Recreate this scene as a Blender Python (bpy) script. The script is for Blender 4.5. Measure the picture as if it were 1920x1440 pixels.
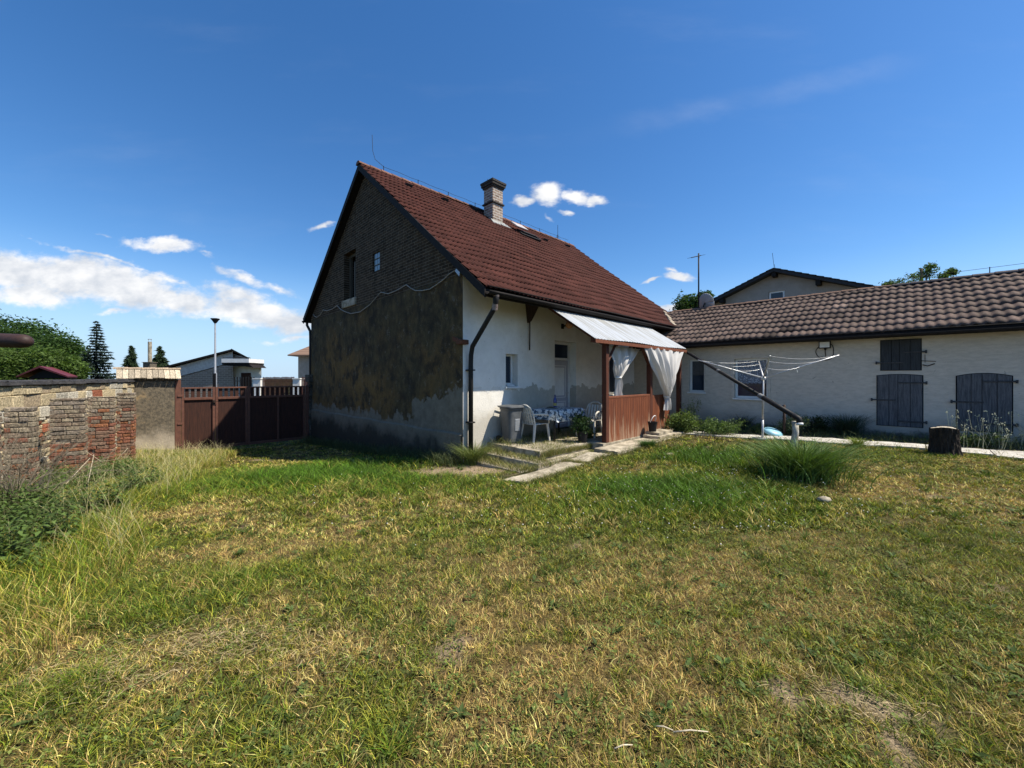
import bpy, math, random
import numpy as np
from mathutils import Vector
random.seed(7); rng = np.random.default_rng(7)
for o in list(bpy.data.objects): bpy.data.objects.remove(o)
SC = bpy.context.scene; COL = SC.collection
R = math.radians

# ---------------------------------------------------------------- camera, light, sky, exposure
EYE = 1.6
cam_d = bpy.data.cameras.new('camera'); cam = bpy.data.objects.new('camera', cam_d); COL.objects.link(cam)
cam.location = (0, 0, EYE); cam.rotation_euler = (R(90), 0, 0)
cam_d.sensor_width = 36; cam_d.lens = 36*740/1920; cam_d.shift_y = -12/1920
cam_d.clip_start = .05; cam_d.clip_end = 3000
SC.camera = cam
SC.view_settings.view_transform = 'Standard'; SC.view_settings.look = 'None'
SC.view_settings.exposure = 0.64; SC.view_settings.gamma = 1
SUN = Vector((1.172, -.2485, 1.80)).normalized()
sun_d = bpy.data.lights.new('sun', 'SUN'); sun_d.energy = 5.0; sun_d.angle = R(.53); sun_d.color = (1, .93, .80)
sun = bpy.data.objects.new('sun', sun_d); COL.objects.link(sun); sun.location = (0, 0, 30)
sun.rotation_euler = SUN.to_track_quat('Z', 'Y').to_euler()

class NT:
    """small node-tree writer"""
    def __init__(s, tree): s.t = tree; s.n = tree.nodes; s.l = tree.links
    def node(s, typ, **kw):
        nd = s.n.new(typ)
        for k, v in kw.items():
            if k == 'ins':
                for i, x in v.items():
                    if x is None: continue
                    if isinstance(x, bpy.types.NodeSocket): s.l.new(x, nd.inputs[i])
                    else: nd.inputs[i].default_value = x
            else: setattr(nd, k, v)
        return nd
    def math(s, op, a, b=None, c=None, clamp=False):
        return s.node('ShaderNodeMath', operation=op, use_clamp=clamp, ins={0: a, 1: b, 2: c}).outputs[0]
    def vmath(s, op, a, b=None):
        nd = s.node('ShaderNodeVectorMath', operation=op, ins={0: a, 1: b})
        return nd.outputs['Value'] if op in ('DOT_PRODUCT', 'LENGTH') else nd.outputs[0]
    def mix(s, f, a, b):
        nd = s.node('ShaderNodeMix', data_type='RGBA')
        for i, x in ((0, f), (6, a), (7, b)):
            if isinstance(x, bpy.types.NodeSocket): s.l.new(x, nd.inputs[i])
            else: nd.inputs[i].default_value = (tuple(x)+(1,) if i and len(x) == 3 else x)
        return nd.outputs[2]
    def noise(s, vec, scale, detail=5, rough=.55, dist=0):
        return s.node('ShaderNodeTexNoise', ins={'Vector': vec, 'Scale': scale, 'Detail': detail, 'Roughness': rough, 'Distortion': dist}).outputs[0]
    def step(s, x, lo, hi):
        return s.node('ShaderNodeMapRange', interpolation_type='SMOOTHSTEP', ins={0: x, 1: lo, 2: hi, 3: 0.0, 4: 1.0}).outputs[0]

world = bpy.data.worlds.new('World'); SC.world = world; world.use_nodes = True
W = NT(world.node_tree); W.n.clear()
sky = W.node('ShaderNodeTexSky', sky_type='NISHITA', sun_disc=False)
sky.sun_elevation = math.asin(SUN.z); sky.sun_rotation = math.atan2(SUN.x, SUN.y)
sky.air_density = 1.0; sky.dust_density = .35; sky.ozone_density = 2.2; sky.altitude = 200
dirv = W.node('ShaderNodeTexCoord').outputs['Generated']
hs = W.node('ShaderNodeHueSaturation', ins={'Saturation': 1.24, 'Value': 1.10, 'Hue': .502, 'Color': W.vmath('MULTIPLY', sky.outputs[0], (.93, .985, 1.05))})
sp = W.node('ShaderNodeSeparateXYZ', ins={0: dirv})
# clouds: fixed in the sky by their direction (gnomonic chart of the northern half of the sky)
dy = W.math('MAXIMUM', sp.outputs[1], .05)
u = W.math('DIVIDE', sp.outputs[0], dy); v = W.math('DIVIDE', sp.outputs[2], dy)
uv = W.node('ShaderNodeCombineXYZ', ins={0: u, 1: v}).outputs[0]
uvs = W.node('ShaderNodeCombineXYZ', ins={0: u, 1: W.math('MULTIPLY', v, 1.7)}).outputs[0]
wn = W.node('ShaderNodeTexNoise', ins={'Vector': uvs, 'Scale': 9.0, 'Detail': 4.0, 'Roughness': .6})
warp = W.vmath('SCALE', W.vmath('SUBTRACT', wn.outputs[1], (.5, .5, .5)), None); warp.node.inputs['Scale'].default_value = .055
uw = W.vmath('ADD', uv, warp)
suw = W.node('ShaderNodeSeparateXYZ', ins={0: uw})
CL = [ # direction chart x, y, half width, half height, tilt (deg), weight
 (20,510,120,42,8,1.3),(130,518,110,44,5,1.35),(230,535,140,44,12,1.3),(330,562,90,26,18,1.2),(60,552,110,26,0,1.1),
 (470,586,120,32,8,1.2),(545,600,60,28,10,1.1),(450,555,80,26,16,.85),(455,520,65,11,18,.75),(520,540,50,9,20,.6),
 (210,487,150,6,15,.65),(320,522,60,6,22,.6),(300,457,80,13,4,.95),(380,474,24,5,25,.5),(213,586,38,8,-3,.8),
 (40,562,60,10,0,.6),(560,632,40,9,-5,.7),(500,640,40,6,0,.4),(605,424,32,7,-10,.75),(190,436,26,4,10,.35),
 (1026,366,34,24,-5,1.15),(983,380,28,11,0,1),(1078,370,36,14,10,1),(1115,376,28,12,5,1.05),(1060,399,20,6,8,.8),(1028,411,14,5,40,.45),
 (1222,525,24,5,-6,.95),(1276,520,28,10,5,1.05),(1262,508,18,6,15,.8),(1250,580,50,11,-4,1)]
dens = None
for cx, cy, rx, ry, rot, wt in CL:
    a = R(rot); c, s_ = math.cos(a), math.sin(a)
    du = W.math('SUBTRACT', suw.outputs[0], (cx-960)/740); dv = W.math('SUBTRACT', suw.outputs[1], (708-cy)/740)
    p = W.math('MULTIPLY_ADD', du, c*740/rx, W.math('MULTIPLY', dv, -s_*740/rx))
    q = W.math('MULTIPLY_ADD', du, s_*740/ry, W.math('MULTIPLY', dv, c*740/ry))
    d2 = W.math('MULTIPLY_ADD', p, p, W.math('MULTIPLY', q, q))
    e = W.math('MULTIPLY', W.math('SUBTRACT', 1.25, W.math('SQRT', d2)), wt)
    dens = e if dens is None else W.math('MAXIMUM', dens, e)
fb = W.noise(uvs, 22, 7, .62)
fb2 = W.noise(uvs, 7, 4, .5)
dn = W.math('ADD', dens, W.math('MULTIPLY', W.math('SUBTRACT', fb, .5), 1.25))
alpha = W.math('MULTIPLY', W.step(dn, .12, .95), W.math('GREATER_THAN', sp.outputs[1], .06))
wl = W.math('SUBTRACT', W.math('SUBTRACT', suw.outputs[1], .632), W.math('MULTIPLY', W.math('SUBTRACT', u, .257), .22))
wisp = W.math('MULTIPLY', W.math('MULTIPLY', W.step(W.math('ABSOLUTE', wl), .045, .0), W.math('MULTIPLY', W.step(u, .1, .5), W.step(u, 1.1, .8))), W.math('MULTIPLY', fb2, .10))
hz = W.math('MULTIPLY', W.step(W.noise(W.node('ShaderNodeCombineXYZ', ins={0: u, 1: W.math('MULTIPLY', v, 4.0)}).outputs[0], 1.6, 6, .6), .50, .85), .045)
wisp = W.math('MAXIMUM', wisp, hz)
shade = W.step(W.math('ADD', W.math('MULTIPLY', fb2, 1.0), W.math('MULTIPLY', fb, .35)), .45, .85)
ccol = W.mix(shade, (4.4, 4.7, 5.2), (7.6, 7.5, 7.4))
alpha = W.math('MAXIMUM', W.math('MULTIPLY', alpha, .95), W.math('MULTIPLY', wisp, W.math('GREATER_THAN', sp.outputs[1], .06)))
W_ALPHA = alpha
low = W.step(W.math('ABSOLUTE', sp.outputs[2]), .26, .0)
sk2 = W.mix(W.math('MULTIPLY', low, .8), hs.outputs[0], (3.4, 5.0, 7.0))
fin = W.mix(alpha, sk2, ccol)
bg = W.node('ShaderNodeBackground', ins={'Color': fin, 'Strength': .093})
out = W.node('ShaderNodeOutputWorld', ins={0: bg.outputs[0]})

# ---------------------------------------------------------------- frames of reference
U = np.array([-.702, .712, 0]); V = np.array([.7118, .7023, 0]); Zv = np.array([0, 0, 1.])
C0 = np.array([-1.077, 8.66, 0])                       # near corner of the house
def P(*a): return np.array(a, float)
def H(s, o, z): return C0 + V*s - U*o + Zv*z           # along the front, out from the front, up
def G(q, p, z): return C0 + U*9.8 - V*(q+0) - U*p + Zv*z   # gate line: q to the left of the house, p towards the yard
ORG = P(0, 0, EYE)
def ray(px, py): return P((px-960)/740, 1, (708-py)/740)
def hit(px, py, p0, n):                                # where a sight line meets a plane
    d = ray(px, py); return ORG + d*(np.dot(p0-ORG, n)/np.dot(d, n))
SW = 7.6                                               # shed wall plane (along the house front)
def gab(px, py, off=.03): return hit(px, py, H(-off, 0, 0), V)
def fac(px, py, off=.03): return hit(px, py, H(0, off, 0), U)
def shd(px, py, off=.03): return hit(px, py, H(SW-off, 0, 0), V)
def so(p): d = p-C0; return float(d@V), float(-d@U), float(p[2])
def dep(px, y, z): return P((px-960)/740*y, y, z)

# ---------------------------------------------------------------- mesh helpers
def tag(o, label=None, cat=None, group=None, kind=None):
    for k, x in (('label', label), ('category', cat), ('group', group), ('kind', kind)):
        if x: o[k] = x
    return o
def thing(name, loc, label, cat, group=None, rz=0):
    o = bpy.data.objects.new(name, None); COL.objects.link(o); o.location = tuple(loc); o.rotation_euler = (0, 0, rz)
    o.empty_display_size = .2
    return tag(o, label, cat, group)
def link(name, me, mat, parent, local=False, smooth=False, bevel=0):
    o = bpy.data.objects.new(name, me); COL.objects.link(o)
    if mat: me.materials.append(mat)
    if smooth: me.polygons.foreach_set('use_smooth', [True]*len(me.polygons))
    if parent:
        o.parent = parent
        if not local:
            off = Vector(parent.location); q = parent
            while q.parent: q = q.parent; off += Vector(q.location)
            o.location = -off
            # move the mesh instead of the object so the child sits at its thing's base
            me.transform(__import__('mathutils').Matrix.Translation(-off)); o.location = (0, 0, 0)
    if bevel:
        b = o.modifiers.new('b', 'BEVEL'); b.width = bevel; b.segments = 2; b.limit_method = 'ANGLE'; b.angle_limit = R(40)
    return o
def np_mesh(name, Vv, F, mat, parent=None, col=None, smooth=False, local=False):
    """F: list of (M,k) integer arrays"""
    me = bpy.data.meshes.new(name)
    Vv = np.asarray(Vv, np.float32); me.vertices.add(len(Vv)); me.vertices.foreach_set('co', Vv.ravel())
    if not isinstance(F, list): F = [F]
    loops = np.concatenate([f.ravel() for f in F]).astype(np.int32)
    tot = np.concatenate([np.full(len(f), f.shape[1]) for f in F]).astype(np.int32)
    st = np.concatenate([[0], np.cumsum(tot)[:-1]]).astype(np.int32)
    me.loops.add(len(loops)); me.loops.foreach_set('vertex_index', loops)
    me.polygons.add(len(tot)); me.polygons.foreach_set('loop_start', st); me.polygons.foreach_set('loop_total', tot)
    me.update(calc_edges=True)
    if col is not None:
        a = me.color_attributes.new('Col', 'FLOAT_COLOR', 'POINT')
        c4 = np.ones((len(Vv), 4), np.float32); c4[:, :3] = col; a.data.foreach_set('color', c4.ravel())
    return link(name, me, mat, parent, local, smooth)
class MB:
    def __init__(s): s.v = []; s.f = []; s.c = []; s.col = (1, 1, 1)
    def add(s, vs, fs):
        b = len(s.v); s.v += [tuple(map(float, x)) for x in vs]; s.f += [tuple(b+i for i in f) for f in fs]
        s.c += [s.col]*len(vs); return s
    def hexa(s, p): return s.add(p, [(0,3,2,1),(4,5,6,7),(0,1,5,4),(1,2,6,5),(2,3,7,6),(3,0,4,7)])
    def boxc(s, c, ax, ay, az):
        c = np.array(c, float); ax, ay, az = map(lambda a: np.array(a, float), (ax, ay, az))
        return s.hexa([c-ax-ay-az, c+ax-ay-az, c+ax+ay-az, c-ax+ay-az, c-ax-ay+az, c+ax-ay+az, c+ax+ay+az, c-ax+ay+az])
    def box(s, a0, a1, b0, b1, c0, c1, fr=None):
        fr = fr or (lambda x, y, z: (x, y, z))
        return s.hexa([fr(a0,b0,c0), fr(a1,b0,c0), fr(a1,b1,c0), fr(a0,b1,c0), fr(a0,b0,c1), fr(a1,b0,c1), fr(a1,b1,c1), fr(a0,b1,c1)])
    def prism(s, poly, vec):
        n = len(poly); vec = np.array(vec, float); A = [np.array(p, float) for p in poly]
        return s.add(A+[p+vec for p in A], [tuple(range(n))[::-1], tuple(range(n, 2*n))]+[(i, (i+1) % n, n+(i+1) % n, n+i) for i in range(n)])
    def tube(s, pts, r, n=8, caps=True, up=None):
        pts = [np.array(p, float) for p in pts]; m = len(pts)
        rs = r if hasattr(r, '__len__') else [r]*m
        base = len(s.v); vs = []; t0 = None; ref = None
        for i, p in enumerate(pts):
            t = pts[min(i+1, m-1)]-pts[max(i-1, 0)]; t = t/(np.linalg.norm(t)+1e-9)
            if ref is None:
                ref = np.array(up if up is not None else ((0, 0, 1) if abs(t[2]) < .9 else (1, 0, 0)), float)
            a = np.cross(t, ref); a /= np.linalg.norm(a)+1e-9; b = np.cross(a, t); ref = b
            for k in range(n):
                th = 2*math.pi*k/n; vs.append(p+(a*math.cos(th)+b*math.sin(th))*rs[i])
        fs = [(i*n+k, i*n+(k+1) % n, (i+1)*n+(k+1) % n, (i+1)*n+k) for i in range(m-1) for k in range(n)]
        if caps: fs += [tuple(range(n))[::-1], tuple((m-1)*n+k for k in range(n))]
        return s.add(vs, fs)
    def lathe(s, c, prof, n=16, caps=True):
        vs = []; c = np.array(c, float)
        for r, z in prof:
            for k in range(n):
                a = 2*math.pi*k/n; vs.append(c+P(r*math.cos(a), r*math.sin(a), z))
        m = len(prof)
        fs = [(i*n+k, i*n+(k+1) % n, (i+1)*n+(k+1) % n, (i+1)*n+k) for i in range(m-1) for k in range(n)]
        if caps: fs += [tuple(range(n))[::-1], tuple((m-1)*n+k for k in range(n))]
        return s.add(vs, fs)
    def sphere(s, c, r, n=12, sq=(1, 1, 1)):
        c = np.array(c, float); vs = []; fs = []
        for i in range(n//2+1):
            th = math.pi*i/(n//2)
            for k in range(n):
                a = 2*math.pi*k/n; vs.append(c+P(r*sq[0]*math.sin(th)*math.cos(a), r*sq[1]*math.sin(th)*math.sin(a), r*sq[2]*math.cos(th)))
        for i in range(n//2):
            for k in range(n): fs.append((i*n+k, i*n+(k+1) % n, (i+1)*n+(k+1) % n, (i+1)*n+k))
        return s.add(vs, fs)
    def grid(s, nu, nv, fn):
        vs = [fn(i/nu, j/nv) for j in range(nv+1) for i in range(nu+1)]
        fs = [(j*(nu+1)+i, j*(nu+1)+i+1, (j+1)*(nu+1)+i+1, (j+1)*(nu+1)+i) for j in range(nv) for i in range(nu)]
        return s.add(vs, fs)
    def build(s, name, mat, parent=None, smooth=False, bevel=0, local=False, solid=0, color=False):
        me = bpy.data.meshes.new(name); me.from_pydata(s.v, [], s.f); me.update()
        if color:
            a = me.color_attributes.new('Col', 'FLOAT_COLOR', 'POINT')
            a.data.foreach_set('color', np.hstack([np.array(s.c, np.float32), np.ones((len(s.c), 1), np.float32)]).ravel())
        o = link(name, me, mat, parent, local, smooth, bevel)
        if solid:
            m = o.modifiers.new('s', 'SOLIDIFY'); m.thickness = solid
        return o
def openwall(mb, fr, a0, a1, z0, z1, b0, b1, holes):
    """wall slab with rectangular holes; fr(a, b, z); b = depth; holes = (a0, a1, z0, z1)"""
    xs = sorted({a0, a1, *[h[0] for h in holes], *[h[1] for h in holes]})
    for x0, x1 in zip(xs, xs[1:]):
        hs_ = sorted([(h[2], h[3]) for h in holes if h[0] <= x0+1e-6 and h[1] >= x1-1e-6]); z = z0
        for h0, h1 in hs_:
            if h0 > z: mb.box(x0, x1, b0, b1, z, h0, fr)
            z = h1
        zt0 = z1(x0) if callable(z1) else z1; zt1 = z1(x1) if callable(z1) else z1
        mb.hexa([fr(x0,b0,z), fr(x1,b0,z), fr(x1,b1,z), fr(x0,b1,z), fr(x0,b0,zt0), fr(x1,b0,zt1), fr(x1,b1,zt1), fr(x0,b1,zt0)])

def vnoise(x, y, sc, seed=0):
    x = np.asarray(x)/sc; y = np.asarray(y)/sc
    xi = np.floor(x).astype(int); yi = np.floor(y).astype(int); fx = x-xi; fy = y-yi
    fx = fx*fx*(3-2*fx); fy = fy*fy*(3-2*fy)
    def h(i, j):
        n = (i*374761393+j*668265263+seed*974711) & 0x7fffffff; n = ((n ^ (n >> 13))*1274126177) & 0x7fffffff
        return ((n ^ (n >> 16)) & 0xffff)/65535.
    return (h(xi, yi)*(1-fx)+h(xi+1, yi)*fx)*(1-fy)+(h(xi, yi+1)*(1-fx)+h(xi+1, yi+1)*fx)*fy
def fbm(x, y, sc, seed=0, oc=4):
    t = 0; a = .5; tot = 0
    for k in range(oc): t = t+a*vnoise(x, y, sc/2**k, seed+k*17); tot += a; a *= .55
    return t/tot

# ---------------------------------------------------------------- terrain height
CP = np.array([(0,0,0),(0,3,0),(-3,3,-.03),(3,3,.02),(3.2,6,.04),(6,5,.12),(9,5,.25),(12,3,.3),(-1.1,8.6,-.27),(.2,7.2,-.2),(.1,6.3,-.15),
 (-1.5,7.5,-.25),(2,8.1,-.02),(4.1,9,.1),(3.2,8.2,.04),(6,9.6,.12),(5.25,10.5,.07),(8.86,6.83,.24),(7.5,7,.22),(5.8,8.1,.16),(5,12.5,.04),(9,9,.2),
 (-10.8,12.8,-.86),(-8,15.6,-.93),(-11.8,11.85,-.72),(-8,8,-.42),(-7.1,5.5,-.2),(-5,10,-.52),(-4.5,12,-.6),(-9.9,10,-.6),(-6,3,-.05),(-3,6,-.1),
 (-14,14,-.95),(-10,18,-1.1),(-12,5,-.4),(14,8,.3),(0,-5,0),(-12,-5,-.1),(14,-5,.3),(12,14,.1),(4,16,0),(-2,20,-.5)], float)
def _phi(r2): return np.where(r2 > 1e-9, .5*r2*np.log(np.maximum(r2, 1e-9)), 0)
_n = len(CP); _d = ((CP[:, None, :2]-CP[None, :, :2])**2).sum(-1)
_A = np.zeros((_n+3, _n+3)); _A[:_n, :_n] = _phi(_d)+np.eye(_n)*.6; _A[:_n, _n] = 1; _A[:_n, _n+1:] = CP[:, :2]; _A[_n, :_n] = 1; _A[_n+1:, :_n] = CP[:, :2].T
_w = np.linalg.solve(_A, np.concatenate([CP[:, 2], [0, 0, 0]]))
def g(x, y):
    x = np.atleast_1d(np.asarray(x, float)); y = np.atleast_1d(np.asarray(y, float))
    xc = np.clip(x, -15, 15); yc = np.clip(y, -6, 20); z = np.empty(len(x))
    for i in range(0, len(x), 100000):
        a = xc[i:i+100000]; b = yc[i:i+100000]
        z[i:i+100000] = _phi((a[:, None]-CP[None, :, 0])**2+(b[:, None]-CP[None, :, 1])**2)@_w[:_n]+_w[_n]+_w[_n+1]*a+_w[_n+2]*b
    far = np.clip((np.hypot(x-xc, y-yc))/15, 0, 1)
    z = z*(1-far)+(-1.2)*far
    return z+(fbm(x, y, 1.1, 3, 3)-.5)*.05*(1-far)+(fbm(x, y, .28, 9, 2)-.5)*.022*(1-far)
def gz(x, y): return float(g(x, y)[0])

# ---------------------------------------------------------------- materials
def pm(name, rough=.8, spec=.3, metal=0):
    m = bpy.data.materials.new(name); m.use_nodes = True; t = NT(m.node_tree)
    b = t.n['Principled BSDF']; b.inputs['Roughness'].default_value = rough
    b.inputs['Specular IOR Level'].default_value = spec; b.inputs['Metallic'].default_value = metal
    return m, t, b
def pos(t): return t.node('ShaderNodeNewGeometry').outputs['Position']
def setc(t, b, c, bump=None, bs=.3, dist=.01):
    if isinstance(c, bpy.types.NodeSocket): t.l.new(c, b.inputs['Base Color'])
    else: b.inputs['Base Color'].default_value = tuple(c)+(1,)
    if bump is not None:
        bn = t.node('ShaderNodeBump', ins={'Strength': bs, 'Distance': dist, 'Height': bump}); t.l.new(bn.outputs[0], b.inputs['Normal'])
def simple(name, c1, c2=None, scale=8, rough=.7, bs=.3, dist=.006, spec=.3, metal=0, stretch=None, obj=False):
    m, t, b = pm(name, rough, spec, metal); c2 = c2 or tuple(x*.7 for x in c1)
    p = t.node('ShaderNodeTexCoord').outputs['Object'] if obj else pos(t)
    if stretch: p = t.vmath('MULTIPLY', p, stretch)
    n1 = t.noise(p, scale, 6, .6); n2 = t.noise(p, scale*5, 4, .6)
    f = t.step(t.math('MULTIPLY_ADD', n2, .35, t.math('MULTIPLY', n1, .65)), .35, .65)
    setc(t, b, t.mix(f, c1, c2), t.math('ADD', n1, n2), bs, dist)
    return m
def vcol(name, rough=.85, scale=40, var=.5, bs=.4, dist=.006, spec=.25):
    m, t, b = pm(name, rough, spec)
    a = t.node('ShaderNodeVertexColor', layer_name='Col').outputs[0]
    n = t.noise(pos(t), scale, 5, .65); k = t.node('ShaderNodeMapRange', ins={0: n, 1: .3, 2: .7, 3: 1-var*.6, 4: 1+var*.4}).outputs[0]
    c = t.vmath('SCALE', a, None); t.l.new(k, c.node.inputs['Scale']); setc(t, b, c, n, bs, dist)
    return m
def leafmat(name, trans=.35, rough=.6, spec=.15, tint=(1.2, 1.3, .6)):
    m = bpy.data.materials.new(name); m.use_nodes = True; t = NT(m.node_tree); t.n.clear()
    a = t.node('ShaderNodeVertexColor', layer_name='Col').outputs[0]
    b = t.node('ShaderNodeBsdfPrincipled', ins={'Base Color': a, 'Roughness': rough, 'Specular IOR Level': spec})
    tr = t.node('ShaderNodeBsdfTranslucent', ins={'Color': t.vmath('MULTIPLY', a, tint)})
    mx = t.node('ShaderNodeMixShader', ins={0: trans, 1: b.outputs[0], 2: tr.outputs[0]})
    t.node('ShaderNodeOutputMaterial', ins={0: mx.outputs[0]}); return m

MT = {}
MT['leaf'] = leafmat('leaf'); MT['grass'] = leafmat('grass_blade', .18, .6, .22)
MT['conifer'] = leafmat('needle', .12, .7, .2)
MT['tile'] = vcol('roof_tile', .85, 26, .75, .3, .004, .12)
MT['block'] = vcol('masonry_block', .95, 30, 1.2, 1.0, .02, .1)
MT['bark'] = simple('bark', (.10,.075,.05), (.04,.03,.022), 14, .95, .9, .02)
MT['plank'] = None
def wood(name, c1, c2, ax=(14, 14, 1.2), rough=.75, bs=.4):
    return simple(name, c1, c2, 3, rough, bs, .004, .3, 0, ax)
MT['redwood'] = wood('red_stained_wood', (.20,.070,.032), (.12,.036,.018))
MT['redpost'] = wood('dark_red_post', (.105,.032,.016), (.06,.019,.011))
MT['gateboard'] = wood('dark_gate_board', (.060,.022,.013), (.028,.011,.008))
MT['gateframe'] = wood('painted_gate_frame', (.15,.066,.043), (.10,.043,.030), (3, 3, 3), .55, .2)
MT['shutter'] = wood('weathered_blue_grey_board', (.125,.128,.138), (.052,.055,.062))
MT['rust'] = simple('rusty_iron', (.05,.028,.018), (.025,.015,.012), 30, .8)
MT['black'] = simple('dark_painted_metal', (.022,.020,.019), (.014,.013,.013), 20, .6, .1, .002, .2)
MT['gutter'] = simple('dark_brown_gutter', (.020,.016,.014), (.013,.011,.010), 12, .7, .1, .002, .15)
MT['galv'] = simple('galvanised_metal', (.42,.43,.45), (.30,.31,.33), 25, .4, .15, .002, .5, .6)
MT['alu'] = simple('dull_aluminium', (.55,.55,.54), (.4,.4,.4), 20, .4, .1, .002, .5, .4)
MT['whiteframe'] = simple('white_plastic_frame', (.74,.74,.72), (.66,.66,.64), 6, .35, .05, .001, .5)
MT['door'] = simple('white_door_panel', (.43,.42,.45), (.38,.37,.41), 5, .4, .05, .001, .5)
MT['chair'] = simple('pale_plastic', (.66,.63,.56), (.5,.47,.4), 9, .5, .1, .002, .5)
MT['bin'] = simple('grey_bin_plastic', (.10,.105,.11), (.065,.07,.075), 9, .5, .2, .003, .4)
MT['concrete'] = simple('weathered_concrete', (.46,.40,.30), (.17,.145,.10), 4.5, .92, .7, .012)
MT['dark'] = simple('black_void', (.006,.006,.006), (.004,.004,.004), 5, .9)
MT['soil'] = simple('soil', (.16,.11,.07), (.08,.055,.035), 9, .95, .9, .03)
MT['white'] = simple('whitewash', (.78,.77,.74), (.66,.65,.62), 3, .85)
MT['mortar'] = simple('mortar', (.42,.36,.27), (.25,.2,.15), 11, .95, .9, .02)
MT['glass'], _t, _b = pm('dark_window_glass', .06, .4); setc(_t, _b, (.022, .032, .052))
MT['curtain'], _t, _b = pm('thin_curtain', .9, .1)
setc(_t, _b, (.74, .71, .67)); _tr = _t.node('ShaderNodeBsdfTranslucent', ins={'Color': (.6, .58, .56, 1)})
_mx = _t.node('ShaderNodeMixShader', ins={0: .3, 1: _b.outputs[0], 2: _tr.outputs[0]}); _t.l.new(_mx.outputs[0], _t.n['Material Output'].inputs[0])

# house front plaster: whitewash above, damp bare render below, ochre bleed under the eaves
m, t, b = pm('front_plaster', .9, .15); p = pos(t); z = t.node('ShaderNodeSeparateXYZ', ins={0: p}).outputs[2]
sV = t.vmath('DOT_PRODUCT', t.vmath('SUBTRACT', p, tuple(C0)), tuple(V))
n1 = t.noise(p, 1.6, 6, .6); n2 = t.noise(p, 7, 6, .65); n3 = t.noise(p, 38, 4, .6)
zz = t.math('MULTIPLY_ADD', t.math('SUBTRACT', n2, .5), .5, t.math('MULTIPLY_ADD', t.math('SUBTRACT', n1, .5), .7, z))
peel = t.step(zz, 1.34, 1.29); damp = t.step(zz, .95, .45)
c = t.mix(t.step(t.math('MULTIPLY_ADD', n1, .6, t.math('MULTIPLY', n2, .4)), .35, .7), (.86,.83,.77), (.74,.71,.645))
c = t.mix(t.math('MULTIPLY', t.step(t.math('ADD', z, n1), 2.9, 4.0), .35), c, (.50,.40,.24))
right = t.step(sV, 1.2, 1.75)
c = t.mix(t.math('MULTIPLY', peel, t.math('MULTIPLY_ADD', right, .55, .25)), c, t.mix(n2, (.52,.46,.36), (.26,.22,.16)))
c = t.mix(t.math('MULTIPLY', damp, .55), c, t.mix(n3, (.36,.31,.23), (.20,.17,.12)))
crack = t.step(t.noise(p, 26, 3, .5), .70, .74)
c = t.mix(t.math('MULTIPLY', crack, .5), c, (.2,.17,.14))
setc(t, b, c, t.math('ADD', t.math('MULTIPLY', peel, -.8), t.math('ADD', n3, n2)), .5, .012); MT['plaster'] = m

# gable: bare brick above, sooty lichened render, pale patch and plinth below
m, t, b = pm('gable_render_and_brick', .95, .1); p = pos(t); z = t.node('ShaderNodeSeparateXYZ', ins={0: p}).outputs[2]
uu = t.vmath('DOT_PRODUCT', t.vmath('SUBTRACT', p, tuple(C0)), tuple(U))
bv = t.node('ShaderNodeCombineXYZ', ins={0: uu, 1: z}).outputs[0]
n1 = t.noise(p, 1.1, 6, .6); n2 = t.noise(t.vmath('MULTIPLY', p, (4, 4, 2.2)), 1.6, 8, .74); n3 = t.noise(p, 30, 4, .6); n4 = t.noise(p, 5, 6, .65)
bk = t.node('ShaderNodeTexBrick', offset=.5, ins={'Vector': bv, 'Color1': (.080,.056,.036,1), 'Color2': (.036,.027,.019,1), 'Mortar': (.165,.135,.10,1), 'Scale': 1.0,
     'Mortar Size': .009, 'Mortar Smooth': .2, 'Bias': -.1, 'Brick Width': .27, 'Row Height': .078})
bc = t.mix(t.step(n4, .35, .7), bk.outputs[0], t.vmath('MULTIPLY', bk.outputs[0], (.6, .58, .55)))
nb = t.noise(t.vmath('ADD', p, (7, 3, 1)), .55, 5, .6); nd = t.noise(t.vmath('MULTIPLY', p, (1.5, 1.5, 1.15)), 1.5, 8, .72)
rc = t.mix(t.step(n2, .36, .64), (.062,.048,.028), (.120,.088,.044))
rc = t.mix(t.math('MULTIPLY', t.step(t.math('MULTIPLY_ADD', nb, .7, t.math('MULTIPLY_ADD', nd, .5, t.math('MULTIPLY', t.math('SUBTRACT', 2.2, z), .035))), .54, .74), .85), rc, t.mix(n3, (.27,.155,.05), (.15,.085,.032)))
rc = t.mix(t.math('MULTIPLY', t.step(nd, .42, .64), .88), rc, (.026,.024,.021))
rc = t.mix(t.math('MULTIPLY', t.step(t.math('MULTIPLY_ADD', n4, .6, t.math('MULTIPLY', n3, .4)), .56, .63), .55), rc, (.20,.18,.145))
top = t.step(t.math('MULTIPLY_ADD', t.math('SUBTRACT', n4, .5), .25, z), 3.84, 3.90)
low = t.math('MULTIPLY_ADD', t.math('SUBTRACT', n1, .5), .9, t.math('MULTIPLY_ADD', t.math('SUBTRACT', n4, .5), .75, z))
pch = t.math('MULTIPLY', t.step(t.math('MULTIPLY_ADD', uu, .22, low), 1.42, 1.37), t.step(t.math('MULTIPLY_ADD', n1, 1.2, uu), 2.75, 2.6)); lo2 = t.step(low, .60, .50)
pal = t.math('MAXIMUM', pch, lo2)
rc = t.mix(pal, rc, t.mix(n4, (.32,.275,.205), (.080,.067,.050)))
rc = t.mix(t.math('MULTIPLY', t.step(low, .32, -.15), .9), rc, (.038,.036,.028))
rc = t.mix(t.math('MULTIPLY', t.step(t.noise(p, 70, 3, .7), .5, .62), .35), rc, (.02,.019,.016))
c = t.mix(top, rc, bc)
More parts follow.
